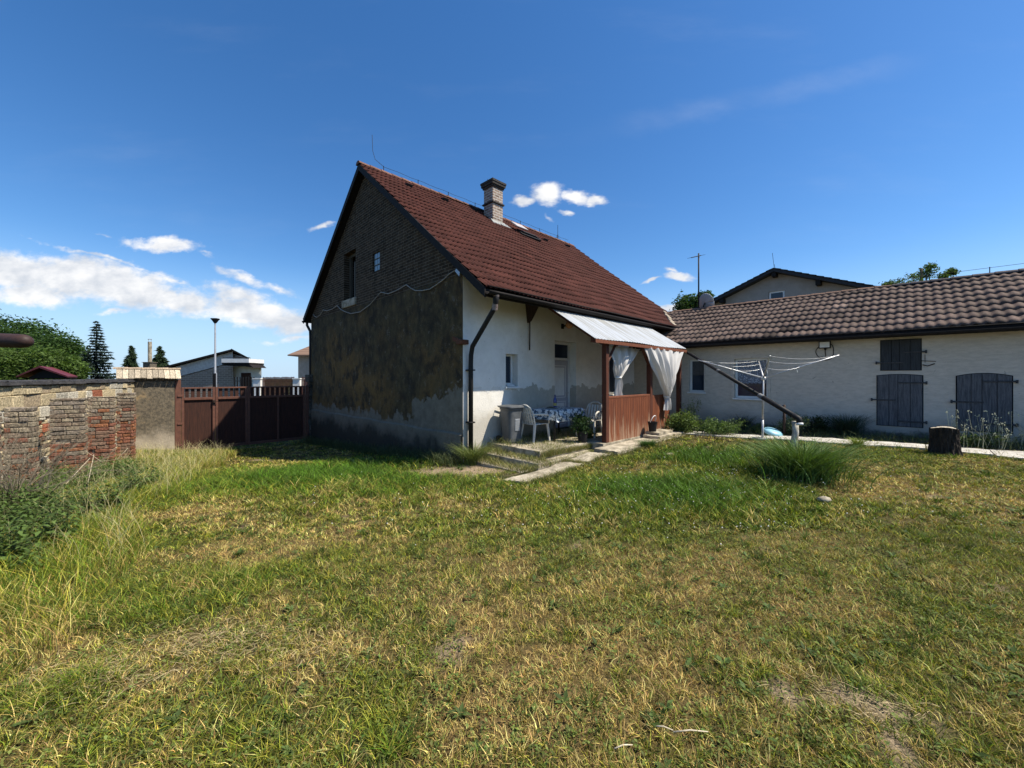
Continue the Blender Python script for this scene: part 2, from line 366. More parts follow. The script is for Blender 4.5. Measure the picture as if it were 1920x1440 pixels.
setc(t, b, c, t.math('ADD', t.math('MULTIPLY', bk.outputs[1], t.math('MULTIPLY', top, -1.2)), t.math('ADD', n3, t.math('MULTIPLY', pal, .8))), .7, .014); MT['gable'] = m

# shed wall
m, t, b = pm('shed_plaster', .9, .15); p = pos(t); z = t.node('ShaderNodeSeparateXYZ', ins={0: p}).outputs[2]
n1 = t.noise(p, 1.3, 6, .6); n2 = t.noise(t.vmath('MULTIPLY', p, (1, 1, 3.2)), 6, 6, .7); n3 = t.noise(p, 30, 4, .6)
low = t.math('MULTIPLY_ADD', t.math('SUBTRACT', n1, .5), .8, t.math('MULTIPLY_ADD', t.math('SUBTRACT', n2, .5), .3, z))
c = t.mix(t.step(n2, .35, .7), (.58,.52,.44), (.47,.42,.35))
c = t.mix(t.math('MULTIPLY', t.step(low, .85, .3), .6), c, (.25,.22,.19))
c = t.mix(t.step(low, .38, .25), c, (.12,.11,.095))
c = t.mix(t.math('MULTIPLY', t.step(t.noise(p, 13, 3, .6, .6), .69, .72), .6), c, (.2,.18,.16))
setc(t, b, c, t.math('ADD', n2, t.math('MULTIPLY', n3, .4)), .5, .014); MT['shedwall'] = m

# ruined stone
m, t, b = pm('old_render', .95, .1); p = pos(t); n1 = t.noise(p, 2.2, 6, .65); n2 = t.noise(p, 13, 6, .7); n3 = t.noise(p, 50, 3, .6)
z = t.node('ShaderNodeSeparateXYZ', ins={0: p}).outputs[2]
c = t.mix(t.step(n2, .4, .62), (.17,.14,.10), (.09,.078,.06)); c = t.mix(t.step(t.math('MULTIPLY_ADD', n1, .9, z), .55, -.1), c, (.40,.34,.26))
c = t.mix(t.step(n1, .6, .7), c, (.26,.19,.11)); setc(t, b, c, t.math('ADD', n2, n3), .8, .02); MT['pillar'] = m

# corrugated sheet
m, t, b = pm('whitish_corrugated_sheet', .45, .4); p = pos(t); n1 = t.noise(p, 1.5, 5, .6); sV = t.vmath('DOT_PRODUCT', p, tuple(V))
st = t.noise(t.node('ShaderNodeCombineXYZ', ins={0: t.math('MULTIPLY', sV, 9), 1: t.math('MULTIPLY', t.vmath('DOT_PRODUCT', p, tuple(U)), .8)}).outputs[0], 1, 4, .6)
c = t.mix(t.step(st, .42, .62), (.38,.40,.42), (.27,.265,.24)); setc(t, b, c, n1, .1, .003); MT['sheet'] = m

# flowered cloth
m, t, b = pm('flowered_oilcloth', .45, .4); p = t.node('ShaderNodeTexCoord').outputs['Object']
vo = t.node('ShaderNodeTexVoronoi', ins={'Vector': t.vmath('ADD', p, t.vmath('SCALE', t.node('ShaderNodeTexNoise', ins={'Vector': p, 'Scale': 9.0}).outputs[1], None)), 'Scale': 11.0})
vo.inputs['Vector'].links[0].from_node.inputs[1].links[0].from_node.inputs['Scale'].default_value = .08
d = vo.outputs['Distance']
ring = t.math('MULTIPLY', t.step(d, .16, .2), t.step(d, .46, .40)); c = t.mix(ring, (.05,.09,.14), (.68,.71,.72)); c = t.mix(t.step(t.noise(p, 14, 3, .6), .5, .56), c, (.66,.69,.70))
setc(t, b, c, d, .05, .002); MT['cloth'] = m

# ================================================================ GROUND
BL = [('G',-3.12,7.45,3.32,2.0),('G',2.12,5.42,1.68,1.09),('G',3.72,7.45,1.04,1.11),('G',-2.16,3.13,.65,.35),('G',-2.78,2.71,.46,.39),('G',3.30,2.74,.15,.20),
 ('G',1.38,1.89,.12,.07),('G',-.60,1.71,.12,.05),('G',-2.31,1.94,.23,.26),('D',-3.80,4.85,.78,.70),('D',-1.97,4.04,.83,.38),('D',-.28,3.50,.94,.44),('D',-2.30,2.24,.51,.21),
 ('D',-1.23,2.28,.36,.22),('D',-.15,1.89,.31,.26),('D',1.32,3.37,1.34,.60),('D',5.52,5.17,1.3,.86),('D',.41,2.17,.44,.29),('B',1.75,1.88,.22,.12),('B',1.33,1.89,.12,.08),
 ('B',-1.0,7.8,1.15,.55),('D',-2.20,2.01,.31,.10),('D',2.20,6.78,.40,.40),('D',2.57,3.88,.77,.39)]
def wallp(x, y): return (x+11.8)*.866+(y-11.85)*.5
def masks(x, y):
    """dryness, lushness (height), bareness, tall margin at one place of the lawn"""
    wx = x+(fbm(x, y, .7, 40)-.5)*.7; wy = y+(fbm(x, y, .7, 60)-.5)*.7
    G_ = np.zeros(len(x)); D_ = np.zeros(len(x)); B_ = np.zeros(len(x))
    for k, bx, by, rx, ry in BL:
        e = np.exp(-(((wx-bx)/rx)**2+((wy-by)/ry)**2)*.9)
        if k == 'G': G_ = np.maximum(G_, e*(.45 if by < 3.6 else 1))
        elif k == 'D': D_ = np.maximum(D_, e)
        else: B_ = np.maximum(B_, e)
    G_ = G_*np.clip(.6+.9*fbm(x, y, .45, 71), 0, 1); D_ = D_*np.clip(.3+1.4*fbm(x, y, .4, 73), 0, 1)
    tall = np.clip((2.7-wallp(wx, wy))/.7, 0, 1)
    dry = np.clip(.34+(fbm(x, y, 1.3, 5)-.5)*1.3+(fbm(x, y, .3, 8)-.5)*1.5+.55*D_-.8*G_-.15*tall, 0, 1)
    lush = np.clip(G_*1.3-.15-D_*.3-B_*1.2, 0, 1)
    bare = np.clip(B_*2.0-.35+(fbm(x, y, .18, 12)-.5)*.8, 0, 1)*(B_ > .15)+np.clip((fbm(x, y, .33, 311)-.75)*9, 0, .9)
    return dry, lush, bare, tall
def soa(x, y):
    dx = x-C0[0]; dy_ = y-C0[1]
    return dx*V[0]+dy_*V[1], -(dx*U[0]+dy_*U[1])
def hard(x, y):
    s, o = soa(x, y)
    return ((s > -.02) & (s < 10.3) & (o < .05) & (o > -9.85)) | ((s > .02) & (s < 7.6) & (o > 0) & (o < 1.78)) | ((s > SW) & (o > 0) & (s < 14)) \
        | ((s > SW-2.15) & (s < SW-1.45) & (o > 2.0)) | ((s > 2.0) & (s < 5.4) & (o > 1.7) & (o < 2.7)) | ((o > 1.7) & (o < 2.45) & (s > -.65) & (s < 3))
ax = np.concatenate([-np.geomspace(17, 900, 26)[::-1], np.arange(-16, 16.01, .14), np.geomspace(17, 900, 26)])
ay = np.concatenate([-np.geomspace(7, 900, 22)[::-1], np.arange(-6, 20.01, .14), np.geomspace(21, 900, 24)])
gx, gy = np.meshgrid(ax, ay); nx_, ny_ = len(ax), len(ay)
gx = gx.ravel(); gy = gy.ravel(); gzv = g(gx, gy)
d_, l_, b_, t_ = masks(gx, gy)
cg = np.array([.036, .045, .012]); cs = np.array([.145, .10, .042]); cb = np.array([.30, .225, .145])
gc = cg*(1-d_)[:, None]+cs*d_[:, None]; gc = gc*(1-.35*l_)[:, None]; gc = gc*(1-b_)[:, None]+cb*b_[:, None]
idx = np.arange(nx_*ny_).reshape(ny_, nx_)
F = np.stack([idx[:-1, :-1], idx[:-1, 1:], idx[1:, 1:], idx[1:, :-1]], -1).reshape(-1, 4)
gm = vcol('ground_soil_and_thatch', .95, 55, 1.3, .9, .02, .1)
ground = tag(np_mesh('ground', np.stack([gx, gy, gzv], -1), F, gm, col=gc, smooth=True), kind='structure')

# ---------------------------------------------------------------- grass blades
def blades(x, y, z, h, w, col, lean=.45, seg=1, az=None, leanaz=None):
    """curved tapering blades as one array mesh; returns verts, faces, colours"""
    n = len(x); a = rng.uniform(0, 2*np.pi, n) if az is None else az
    la = rng.uniform(0, 2*np.pi, n) if leanaz is None else leanaz
    sx, sy = np.cos(a)*w*.5, np.sin(a)*w*.5
    L = np.abs(rng.normal(lean, .3, n))*h
    rows = seg+1; k = 2*rows+1-0
    Vs = np.empty((n, 2*rows+1, 3), np.float32)
    for r in range(rows):
        f = r/(seg+.9); tw = 1-f*.45
        ox = np.cos(la)*L*f*f; oy = np.sin(la)*L*f*f; hz = h*(f-.25*f*f*np.minimum(lean, 1.5)*.6)
        Vs[:, 2*r, 0] = x-sx*tw+ox; Vs[:, 2*r, 1] = y-sy*tw+oy; Vs[:, 2*r, 2] = z+hz
        Vs[:, 2*r+1, 0] = x+sx*tw+ox; Vs[:, 2*r+1, 1] = y+sy*tw+oy; Vs[:, 2*r+1, 2] = z+hz
    Vs[:, -1, 0] = x+np.cos(la)*L; Vs[:, -1, 1] = y+np.sin(la)*L; Vs[:, -1, 2] = z+h*(1-.25*min(lean, 1.5)*.6)
    b = (np.arange(n)*(2*rows+1))[:, None]
    Q = np.concatenate([b+np.array([[2*r, 2*r+1, 2*r+3, 2*r+2]]) for r in range(seg)]) if seg else np.zeros((0, 4), int)
    T = b+np.array([[2*seg, 2*seg+1, 2*rows]])
    return Vs.reshape(-1, 3), [Q, T], np.repeat(col, 2*rows+1, 0)
def join(parts):
    off = 0; Vv = []; Q = []; T = []; Cc = []
    for v_, f_, c_ in parts:
        Vv.append(v_); Cc.append(c_)
        for ff in f_:
            if len(ff): (Q if ff.shape[1] == 4 else T).append(ff+off)
        off += len(v_)
    F = [np.concatenate(a) for a in (Q, T) if a]
    return np.concatenate(Vv), F, np.concatenate(Cc)
def scatter(n, r0, r1, pw):
    """points in the cone in front of the yard's corner, density falling with distance"""
    r = (r0**pw+(r1**pw-r0**pw)*rng.random(n))**(1/pw)
    tmax = 1.42
    x = rng.uniform(-tmax, tmax, n)*(r+.5); return x, r
GREEN = np.array([.145, .200, .020]); LUSH = np.array([.095, .190, .012]); STRAW = np.array([.64, .445, .15]); OLIVE = np.array([.37, .345, .045]); DK = np.array([.045, .085, .022])
def gcol(n, dry, lush, key=None):
    k = rng.random(n) if key is None else np.clip(key+rng.normal(0, .12, n), 0, 1); c = np.where((k < dry*.92)[:, None], STRAW, np.where((rng.random(n) < .45*(1-lush))[:, None], OLIVE, np.where((rng.random(n) < lush)[:, None], LUSH, GREEN)))
    c = c*(rng.uniform(.22, 1.5, n)[:, None])*(1+rng.normal(0, .07, (n, 3)))
    return np.clip(c, .005, .7)
parts = []
for n, r0, r1, pw, w0 in ((27000, 1.35, 4.0, .9, .0034), (26000, 4.0, 8.0, 1.1, .0068), (19000, 8.0, 16.5, 1.6, .0125)):
    cx_, cy_ = scatter(n, r0, r1, pw); m_ = 9
    ta = rng.uniform(0, 6.2832, n*m_); tr = np.abs(rng.normal(0, .014, n*m_))*(.8+.22*np.repeat(cy_, m_))
    x = np.repeat(cx_, m_)+np.cos(ta)*tr; y = np.repeat(cy_, m_)+np.sin(ta)*tr; key = np.repeat(rng.random(n), m_); hk = np.repeat(rng.uniform(.55, 1.5, n), m_); bk_ = np.repeat(rng.uniform(.4, 1.35, n), m_)
    k = ~hard(x, y) & (wallp(x, y) > .2); x, y, key, hk, bk_, ta = (q_[k] for q_ in (x, y, key, hk, bk_, ta))
    dry, lush, bare, tall = masks(x, y)
    k = rng.random(len(x)) > bare*.9; x, y, dry, lush, tall, key, hk, bk_, ta = (q_[k] for q_ in (x, y, dry, lush, tall, key, hk, bk_, ta)); n = len(x)
    h = hk*(.030+.018*rng.random(n))*(1+2.2*lush)*(1-.25*dry)*(1+.5*(fbm(x, y, .35, 21)-.4)); h *= 1+1.0*tall
    h *= 1+.03*r0
    far = r0 > 6
    w = w0*rng.uniform(.7, 1.4, n)
    parts.append(blades(x, y, g(x, y)-.004, h, w, gcol(n, dry, lush, key)*bk_[:, None], .95, 1, leanaz=ta+rng.normal(0, .7, n)))
v_, f_, c_ = join(parts)
tag(np_mesh('lawn_grass', v_, f_, MT['grass'], col=c_), 'patchy short lawn, green and sun-dried straw yellow, covering the yard', 'grass', kind='stuff')

# tall rough grass along the ruined wall and in the left corner, with pale seed heads
def tall_patch(n, fx, hh, dryb, w0=.006, lean=.6):
    x, y = fx(n); k = ~hard(x, y) & (wallp(x, y) > .25); x, y = x[k], y[k]; n = len(x)
    dry, lush, bare, tall = masks(x, y)
    h = hh*np.clip(.45+y*.13, .5, 1)*rng.uniform(.4, 1.15, n)*(.6+.8*fbm(x, y, .5, 31)); d = np.clip(dry*.5+dryb, 0, 1)
    return blades(x, y, g(x, y)-.01, h, w0*rng.uniform(.6, 1.4, n)*(.6+.09*y), gcol(n, d, .3+0*x), lean, 3)
def margin(n):
    y = rng.uniform(1.2, 12.2, n*4)**1.0; x = rng.uniform(-12, -1.5, n*4)
    p = wallp(x, y); k = (p > .25) & (p < 2.9+(fbm(x, y, 1.2, 77)-.5)*1.6) & (x > -1.5*y-1.2); return x[k][:n], y[k][:n]
tp = [tall_patch(90000, margin, .22, .10, .0038)]
x, y = margin(3600); k = y > 3.4; x, y = x[k], y[k]; n = len(x)
tp.append(blades(x, y, g(x, y), rng.uniform(.25, .58, n), .0024*(.6+.12*y), np.array([.48, .42, .22])*rng.uniform(.7, 1.2, n)[:, None], .5, 3))
v_, f_, c_ = join(tp)
tag(np_mesh('tall_grass', v_, f_, MT['grass'], col=c_), 'tall unmown rough grass with pale stalks growing along the ruined brick wall', 'grass', kind='stuff')

# flattened straw thatch, bottom left
def straw_at(cx, cy, rx, ry, n, az):
    x = rng.normal(cx, rx, n); y = rng.normal(cy, ry, n); a = rng.normal(az, .8, n)
    L = rng.uniform(.02, .11, n); z = g(x, y)+rng.uniform(.004, .04, n); w = rng.uniform(.0006, .0014, n)
    dx, dy = np.cos(a)*L, np.sin(a)*L; px_, py_ = -np.sin(a)*w, np.cos(a)*w
    Vs = np.stack([np.stack([x-px_, y-py_, z], -1), np.stack([x+px_, y+py_, z], -1), np.stack([x+dx*.5+px_, y+dy*.5+py_, z+.004], -1),
        np.stack([x+dx*.5-px_, y+dy*.5-py_, z+.004], -1), np.stack([x+dx, y+dy, z-.004], -1)], 1)
    b = (np.arange(n)*5)[:, None]
    return Vs.reshape(-1, 3), [b+np.array([[0, 1, 2, 3]]), b+np.array([[3, 2, 4]])], np.repeat(np.array([.52, .41, .22])*rng.uniform(.6, 1.2, n)[:, None], 5, 0)
v_, f_, c_ = join([straw_at(-2.25, 2.1, .22, .09, 420, .6), straw_at(-1.85, 2.4, .25, .1, 420, .5), straw_at(-1.2, 2.28, .28, .14, 260, 1.0), straw_at(1.7, 1.9, .2, .1, 160, 2.3)])
tag(np_mesh('dead_straw', v_, f_, MT['grass'], col=c_), 'flattened dead straw lying matted on the lawn in the near left', 'straw', kind='stuff')

# broad-leaved lawn weeds: rosettes of small leaves
def leafrows(x, y, z, az, L, w, el, col):
    """one pointed oval leaf each (6 verts, 2 quads)"""
    n = len(x); cx, cy = np.cos(az), np.sin(az); px_, py_ = -cy, cx
    ce, se = np.cos(el), np.sin(el)
    def pt(f, sd, lift): return np.stack([x+cx*L*f*ce+px_*w*sd, y+cy*L*f*ce+py_*w*sd, z+L*f*se+lift*L], -1)
    Vs = np.stack([pt(0, 0, 0), pt(.45, -.5, .04), pt(.5, 0, -.02), pt(.45, .5, .04), pt(1, 0, -.18), ], 1)
    b = (np.arange(n)*5)[:, None]
    return Vs.reshape(-1, 3), [b+np.array([[0, 1, 4, 2]]), b+np.array([[0, 2, 4, 3]])], np.repeat(col, 5, 0)
pr = []
for n, r0, r1, sc in ((8500, 1.4, 4.2, 1.0), (7000, 4.0, 9.0, 1.5)):
    x, y = scatter(n, r0, r1, 1.3); k = ~hard(x, y) & (wallp(x, y) > .5); x, y = x[k], y[k]
    k = fbm(x, y, .6, 91) > .42; x, y = x[k], y[k]; n = len(x)
    for j in range(6):
        az = rng.uniform(0, 6.28, n); L = rng.uniform(.010, .028, n)*sc
        c = np.array([.15, .185, .045])*rng.uniform(.4, 1.4, n)[:, None]*(1+rng.normal(0, .08, (n, 3)))
        xx = x+rng.normal(0, .012*sc, n); yy = y+rng.normal(0, .012*sc, n)
        pr.append(leafrows(xx, yy, g(xx, yy)+rng.uniform(.008, .03, n), az, L, L*.5, rng.uniform(.1, .9, n), np.clip(c, .01, .5)))
x, y = scatter(520, 1.5, 9.0, 1.2); k = ~hard(x, y) & (wallp(x, y) > 1.0); x, y = x[k], y[k]; n = len(x)
for j in range(9):                                                  # larger plantain and dandelion rosettes
    az = rng.uniform(0, 6.28, n); L = rng.uniform(.03, .075, n); c = np.array([.085, .125, .035])*rng.uniform(.6, 1.5, n)[:, None]
    pr.append(leafrows(x, y, g(x, y)+.012, az, L, L*.34, rng.uniform(.15, .8, n), c))
x, y = scatter(420, 1.5, 9.0, 1.2); k = ~hard(x, y) & (wallp(x, y) > 1.0); x, y = np.repeat(x[k], 34), np.repeat(y[k], 34); n = len(x)   # coarse tussocks
ta = rng.uniform(0, 6.28, n); tr = np.abs(rng.normal(0, .03, n)); x = x+np.cos(ta)*tr; y = y+np.sin(ta)*tr; tn = np.repeat(rng.uniform(.5, 1.2, n//34), 34)
pr.append(blades(x, y, g(x, y)-.003, rng.uniform(.05, .12, n)*tn, .0042*(.6+.12*y), np.array([.075, .125, .025])*(rng.uniform(.5, 1.4, n)*tn)[:, None], .7, 2, leanaz=ta))
v_, f_, c_ = join(pr)
tag(np_mesh('lawn_weeds', v_, f_, MT['leaf'], col=c_), 'small broad leaved weeds scattered through the lawn', 'weeds', kind='stuff')

# white clover heads in the lush strip
x = np.concatenate([rng.normal(2.3, 1.5, 330), rng.uniform(-3, 3, 50), rng.normal(4.6, .8, 70)]); y = np.concatenate([rng.normal(5.4, 1.0, 330), rng.uniform(4, 8, 50), rng.normal(6, .9, 70)])
k = ~hard(x, y) & (y > 3.4); x, y = x[k], y[k]
cm = MB()
for a_, b__, z_ in zip(x, y, g(x, y)):
    r_ = rng.uniform(.005, .0095); c = P(a_, b__, z_+rng.uniform(.06, .12))
    cm.add([c+P(r_,0,0), c+P(0,r_,0), c-P(r_,0,0), c-P(0,r_,0), c+P(0,0,r_*.9), c-P(0,0,r_*.8)], [(0,1,4),(1,2,4),(2,3,4),(3,0,4),(1,0,5),(2,1,5),(3,2,5),(0,3,5)])
tag(cm.build('clover_flowers', simple('clover_white', (.75,.74,.68), (.6,.55,.5), 60), smooth=True), 'tiny white clover heads dotted over the lush green grass', 'flowers', kind='stuff')

# ================================================================ HOUSE
WU, WL, EZ, RZ = 9.8, 10.2, 3.39, 8.10
OV = .97                                            # eave overhang on the front
SL = (RZ-EZ)/(WU/2+OV)
def roofz(u): return RZ-abs(WU/2-u)*SL
house = thing('farmhouse', H(0, 0, -.3), 'large old farmhouse with steep red tiled roof, dark brick gable and whitewashed front', 'house')
fH = lambda s, o, z: H(s, o, z)
mb = MB()
DOOR = (3.17, 4.15, .145, 2.63); SWIN = (1.30, 1.72, 1.38, 2.18); BWIN = (5.55, 6.75, 1.05, 2.35)
openwall(mb, fH, 0.002, WL, -1.3, 3.95, -.40, 0, [DOOR, SWIN, BWIN])
mb.build('front_wall', MT['plaster'], house)
mb = MB(); uw0, uw1 = 5.60, 6.54
fG = lambda u_, d, z: H(d, -u_, z)
tops = lambda u_: roofz(u_)-.22
openwall(mb, fG, .003, WU/2, -1.6, tops, 0, .36, [(3.94, 4.39, 4.74, 5.30)])
openwall(mb, fG, WU/2, WU, -1.6, tops, 0, .36, [(uw0, uw1, 4.18, 5.75)])
mb.build('gable_wall', MT['gable'], house)
mb = MB(); openwall(mb, fG, 0, WU/2, -1.6, tops, WL-.3, WL, []); openwall(mb, fG, WU/2, WU, -1.6, tops, WL-.3, WL, [])
mb.box(.36, WL-.3, -WU, -WU+.35, -1.6, 4.0, fH); mb.build('rear_wall', MT['gable'], house)
# plinth of the gable, standing a little proud
mb = MB()
N_ = 60
def pl(i, j):
    u_ = i*WU; top = .33+.012*math.sin(u_*3)
    rows = [(.0, top+.035), (.045, top), (.06, -.2), (.07, -1.6)]
    d, z = rows[round(j*3)]; return H(-d-.006*math.sin(u_*9+z*5), -u_, z)
mb.grid(N_, 3, pl); mb.build('plinth', MT['gable'], house)
# attic opening: dark interior, reveals, board, sill slab
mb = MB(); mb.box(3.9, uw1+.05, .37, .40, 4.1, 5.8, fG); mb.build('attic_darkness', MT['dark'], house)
mb = MB(); mb.box(uw0-.06, uw1+.08, -.05, .2, 3.93, 4.178, fG); mb.build('sill', MT['concrete'], house, bevel=.015)
at = MB(); at.box(uw0, uw0+.1, .18, .26, 4.18, 5.75, fG).box(uw1-.1, uw1, .18, .26, 4.18, 5.75, fG).box(uw0+.1, uw1-.1, .18, .26, 5.65, 5.75, fG)
at.box(5.86, 5.96, .10, .13, 4.18, 5.4, fG); at.build('attic_frame', wood('old_timber', (.09,.08,.06), (.05,.04,.03)), house)
gb, t, b = pm('glass_block', .15, .6); setc(t, b, (.17, .22, .25)); MT['gblock'] = gb
mb = MB()
for i in range(2):
    for j in range(3): mb.box(3.95+i*.22, 3.95+i*.22+.205, .04, .12, 4.755+j*.182, 4.755+j*.182+.165, fG)
gw = mb.build('glass_block_window', MT['gblock'], house, bevel=.015)
# roof planes in real tiles
def tiles(origin, along, down, nrm, length, slope, pitch, course, amp, lip, base, var, tw, name, parent, phase=0., mat=None):
    nc = int(round(slope/course)); course = slope/nc; per = 8
    m = int(length/pitch*per)+1; xs = np.arange(m+1)*pitch/per; xs[-1] = length
    xs = xs[xs <= length+1e-6]; m = len(xs)
    ph = (xs/pitch+phase) % 1.0; wv = amp*(.5-.5*np.cos(2*np.pi*ph))**.8
    Vv = []; Fq = []; Cc = []; off = 0
    tid = np.floor(xs/tw).astype(int)
    for k in range(nc):
        jit = rng.normal(0, .0025, tid.max()+1)[tid]; rc = rng.normal(0, 1, tid.max()+1); od = rng.random(tid.max()+1) < .03; rc[od] *= 3.2; rc = rc[tid]; wv_ = .014*np.sin(xs*1.3+k*.35)+.008*np.sin(xs*3.1-k*.6)
        for (yy, lift) in ((k*course, .004), (k*course+course*.5, lip*.55), ((k+1)*course+.012, lip), ((k+1)*course+.012, -.004)):
            Vv.append(origin+xs[:, None]*along+yy*down+(wv+wv_+lift+jit*(lift > .001))[:, None]*nrm)
            sh = np.ones(m)*(1+var*rc); sh = sh*(.87+.28*fbm(xs, np.full(m, yy), 1.1, 13, 3)); Cc.append(np.clip(base[None, :]*sh[:, None]*(1+rng.normal(0, .02, (m, 3))), .004, .9))
        i = np.arange(m-1)[:, None]
        for r in range(3): Fq.append(off+r*m+np.concatenate([i, i+1, i+1+m, i+m], 1))
        off += 4*m
    return np_mesh(name, np.concatenate(Vv), np.concatenate(Fq), mat or MT['tile'], parent, col=np.concatenate(Cc))
hl = math.hypot(WU/2+OV, RZ-EZ); dwn = (H(0, OV, EZ)-H(0, -WU/2, RZ))/hl; nrm = np.cross(V, dwn); nrm = nrm if nrm[2] > 0 else -nrm
HR = np.array([.066, .022, .016])
tiles(H(-.2, -WU/2, RZ), V, dwn, nrm, 10.6, hl, .137, .345, .036, .034, HR, .11, .274, 'roof_slope', house)
hl2 = math.hypot(WU/2+.28, RZ-3.93); dw2 = (H(0, -WU-.28, RZ-(WU/2+.28)*SL)-H(0, -WU/2, RZ))/hl2; nr2 = np.cross(V, dw2); nr2 = nr2 if nr2[2] > 0 else -nr2
tiles(H(-.2, -WU/2, RZ), V, dw2, nr2, 10.6, hl2, .15, .345, .03, .024, HR, .13, .3, 'roof_slope', house)
# roof boarding below the tiles, barge boards, soffit
mb = MB()
for (ua, ub) in ((-OV+.02, WU/2), (WU/2, WU+.26)):
    za, zb = roofz(ua)-.03, roofz(ub)-.03
    mb.hexa([H(-.17, -ua, za-.10), H(10.37, -ua, za-.10), H(10.37, -ub, zb-.10), H(-.17, -ub, zb-.10), H(-.17, -ua, za), H(10.37, -ua, za), H(10.37, -ub, zb), H(-.17, -ub, zb)])
mb.build('roof_boarding', MT['gutter'], house)
mb = MB()
for (ua, ub) in ((-OV-.01, WU/2), (WU/2, WU+.29)):
    za, zb = roofz(ua)+.01, roofz(ub)+.01
    mb.hexa([H(-.215, -ua, za-.2), H(-.185, -ua, za-.2), H(-.185, -ub, zb-.2), H(-.215, -ub, zb-.2), H(-.215, -ua, za), H(-.185, -ua, za), H(-.185, -ub, zb), H(-.215, -ub, zb)])
mb.build('barge_board', MT['gutter'], house)
# ridge caps
mb = MB(); k = 0; s = -.24
while s < 10.35:
    mb.col = tuple(np.array([.17, .09, .065])*random.uniform(.8, 1.25)*(1.15 if s < 2 else 1))
    pts = []
    for i in range(9):
        a = math.pi*i/8; pts.append((.13*math.cos(a), .10*math.sin(a)))
    vs = [H(s, -WU/2+x_, RZ-.015+y_) for x_, y_ in pts]+[H(s+.38, -WU/2+x_*.9, RZ-.02+y_*.9) for x_, y_ in pts]
    mb.add(vs, [(i, i+1, 10+i, 9+i) for i in range(8)]+[tuple(range(9))]); s += .36
mb.build('ridge_tile', MT['tile'], house, color=True)
# lightning conductor: wire on little stands, rods
mb = MB()
mb.tube([H(s_, -WU/2, RZ+.22+.01*math.sin(s_*7)) for s_ in np.linspace(.6, 10.2, 40)], .006, 5)
for s_ in np.arange(.6, 10.3, 1.25): mb.tube([H(s_, -WU/2, RZ+.06), H(s_, -WU/2, RZ+.24)], .012, 5)
tp_ = H(.6, -WU/2, RZ+.22)
mb.tube([tp_, tp_-V*.28+Zv*.12, tp_-V*.36+Zv*.35, tp_-V*.38+Zv*.85], .007, 5)
e_ = H(9.4, -WU/2, RZ); mb.tube([e_, e_+Zv*.75], .01, 5); mb.tube([e_+Zv*.1+V*.1, e_+Zv*.32], .006, 4); mb.tube([e_+Zv*.1-V*.1, e_+Zv*.32], .006, 4)
mb.build('lightning_conductor', MT['black'], house)
# gutters and downpipes
def gutter(fr, a0, a1, name, parent, r=.075, mat=None):
    m_ = MB(); n = 24
    m_.grid(n, 8, lambda i, j: fr(a0+(a1-a0)*i, r*math.cos(math.pi*(1+j)), -r+r*math.sin(math.pi*(1+j))+.02))
    m_.tube([fr(a0, r, .02), fr(a1, r, .02)], .011, 6)
    return m_.build(name, mat or MT['gutter'], parent, smooth=True, solid=.004)
gutter(lambda a, b_, c: H(a, OV+.075+b_, EZ-.015-a*.002+c), -.2, 10.4, 'gutter', house)
mb = MB(); mb.box(-.2, 10.4, OV-.04, OV-.012, EZ-.17, EZ-.02, fH); mb.build('fascia_board', MT['gutter'], house)
mb = MB(); mb.tube([H(.05, OV+.06, EZ-.06), H(.05, OV+.05, EZ-.22), H(.055, OV+.02, EZ-.36), H(.13, .17, 2.28), H(.14, .11, 2.10), H(.14, .10, 1.9), H(.14, .10, -.22)], [.075, .06, .052, .052, .052, .052, .052], 12)
for z_ in (1.75, .6): mb.box(.07, .21, 0, .17, z_, z_+.03, fH)
mb.build('downpipe', MT['black'], house, smooth=True)
mb = MB(); mb.tube([H(.05, OV+.06, EZ-.07), H(.05, OV+.052, EZ-.2)], [.085, .056], 12, caps=False); mb.tube([H(.052, OV+.03, EZ-.30), H(.06, OV+.0, EZ-.42)], .058, 12, caps=False)
mb.build('pipe_collar', simple('worn_zinc', (.30,.24,.22), (.16,.11,.09), 30, .5, metal=.3), house, smooth=True)
gutter(lambda a, b_, c: H(a, -WU-.28-.07+b_, roofz(WU+.28)-.02+c), -.22, 10.4, 'gutter', house)
mb = MB(); mb.tube([H(-.05, -WU-.33, 3.84), H(-.05, -WU-.33, 3.7), H(.0, -WU-.12, 3.45), H(0, -WU-.09, 3.2), H(0, -WU-.09, -1.2)], .05, 10); mb.build('downpipe', MT['black'], house, smooth=True)
# rusty tie, wall rod with bracket, cable on the gable, insulator
mb = MB(); c = gab(858, 638, .05); mb.boxc(c, V*.03, U*.16+Zv*.05, Zv*.05); mb.boxc(H(-.03, .02, c[2]-.05), V*.1, U*.1, Zv*.05); mb.build('wall_tie', simple('rust_red', (.17,.06,.03), (.08,.035,.02), 20, .9), house, bevel=.01)
mb = MB(); a = fac(993, 640, .06); top_ = 3.5
mb.tube([H(so(a)[0], .06, 2.30), H(so(a)[0]+.01, .06, 2.85), H(so(a)[0], .06, top_)], .018, 6); s_ = so(a)[0]
mb.hexa([H(s_-.03,.0,3.0), H(s_+.03,.0,3.0), H(s_+.05,.09,3.05), H(s_-.05,.09,3.05), H(s_-.1,.0,3.5), H(s_+.16,.0,3.5), H(s_+.16,.3,3.5), H(s_-.1,.3,3.5)])
mb.build('rusty_bracket', MT['rust'], house)
cab = [(587,589),(590,593),(594,595),(600,591),(606,581),(613,583),(622,580),(632,573),(639,580),(646,584),(658,588),(675,585),(694,571),(704,559),(714,548),(728,551),(743,545),(762,534),(770,540),(779,545),(792,545),(806,542),(820,533),(833,523),(842,514),(856,505)]
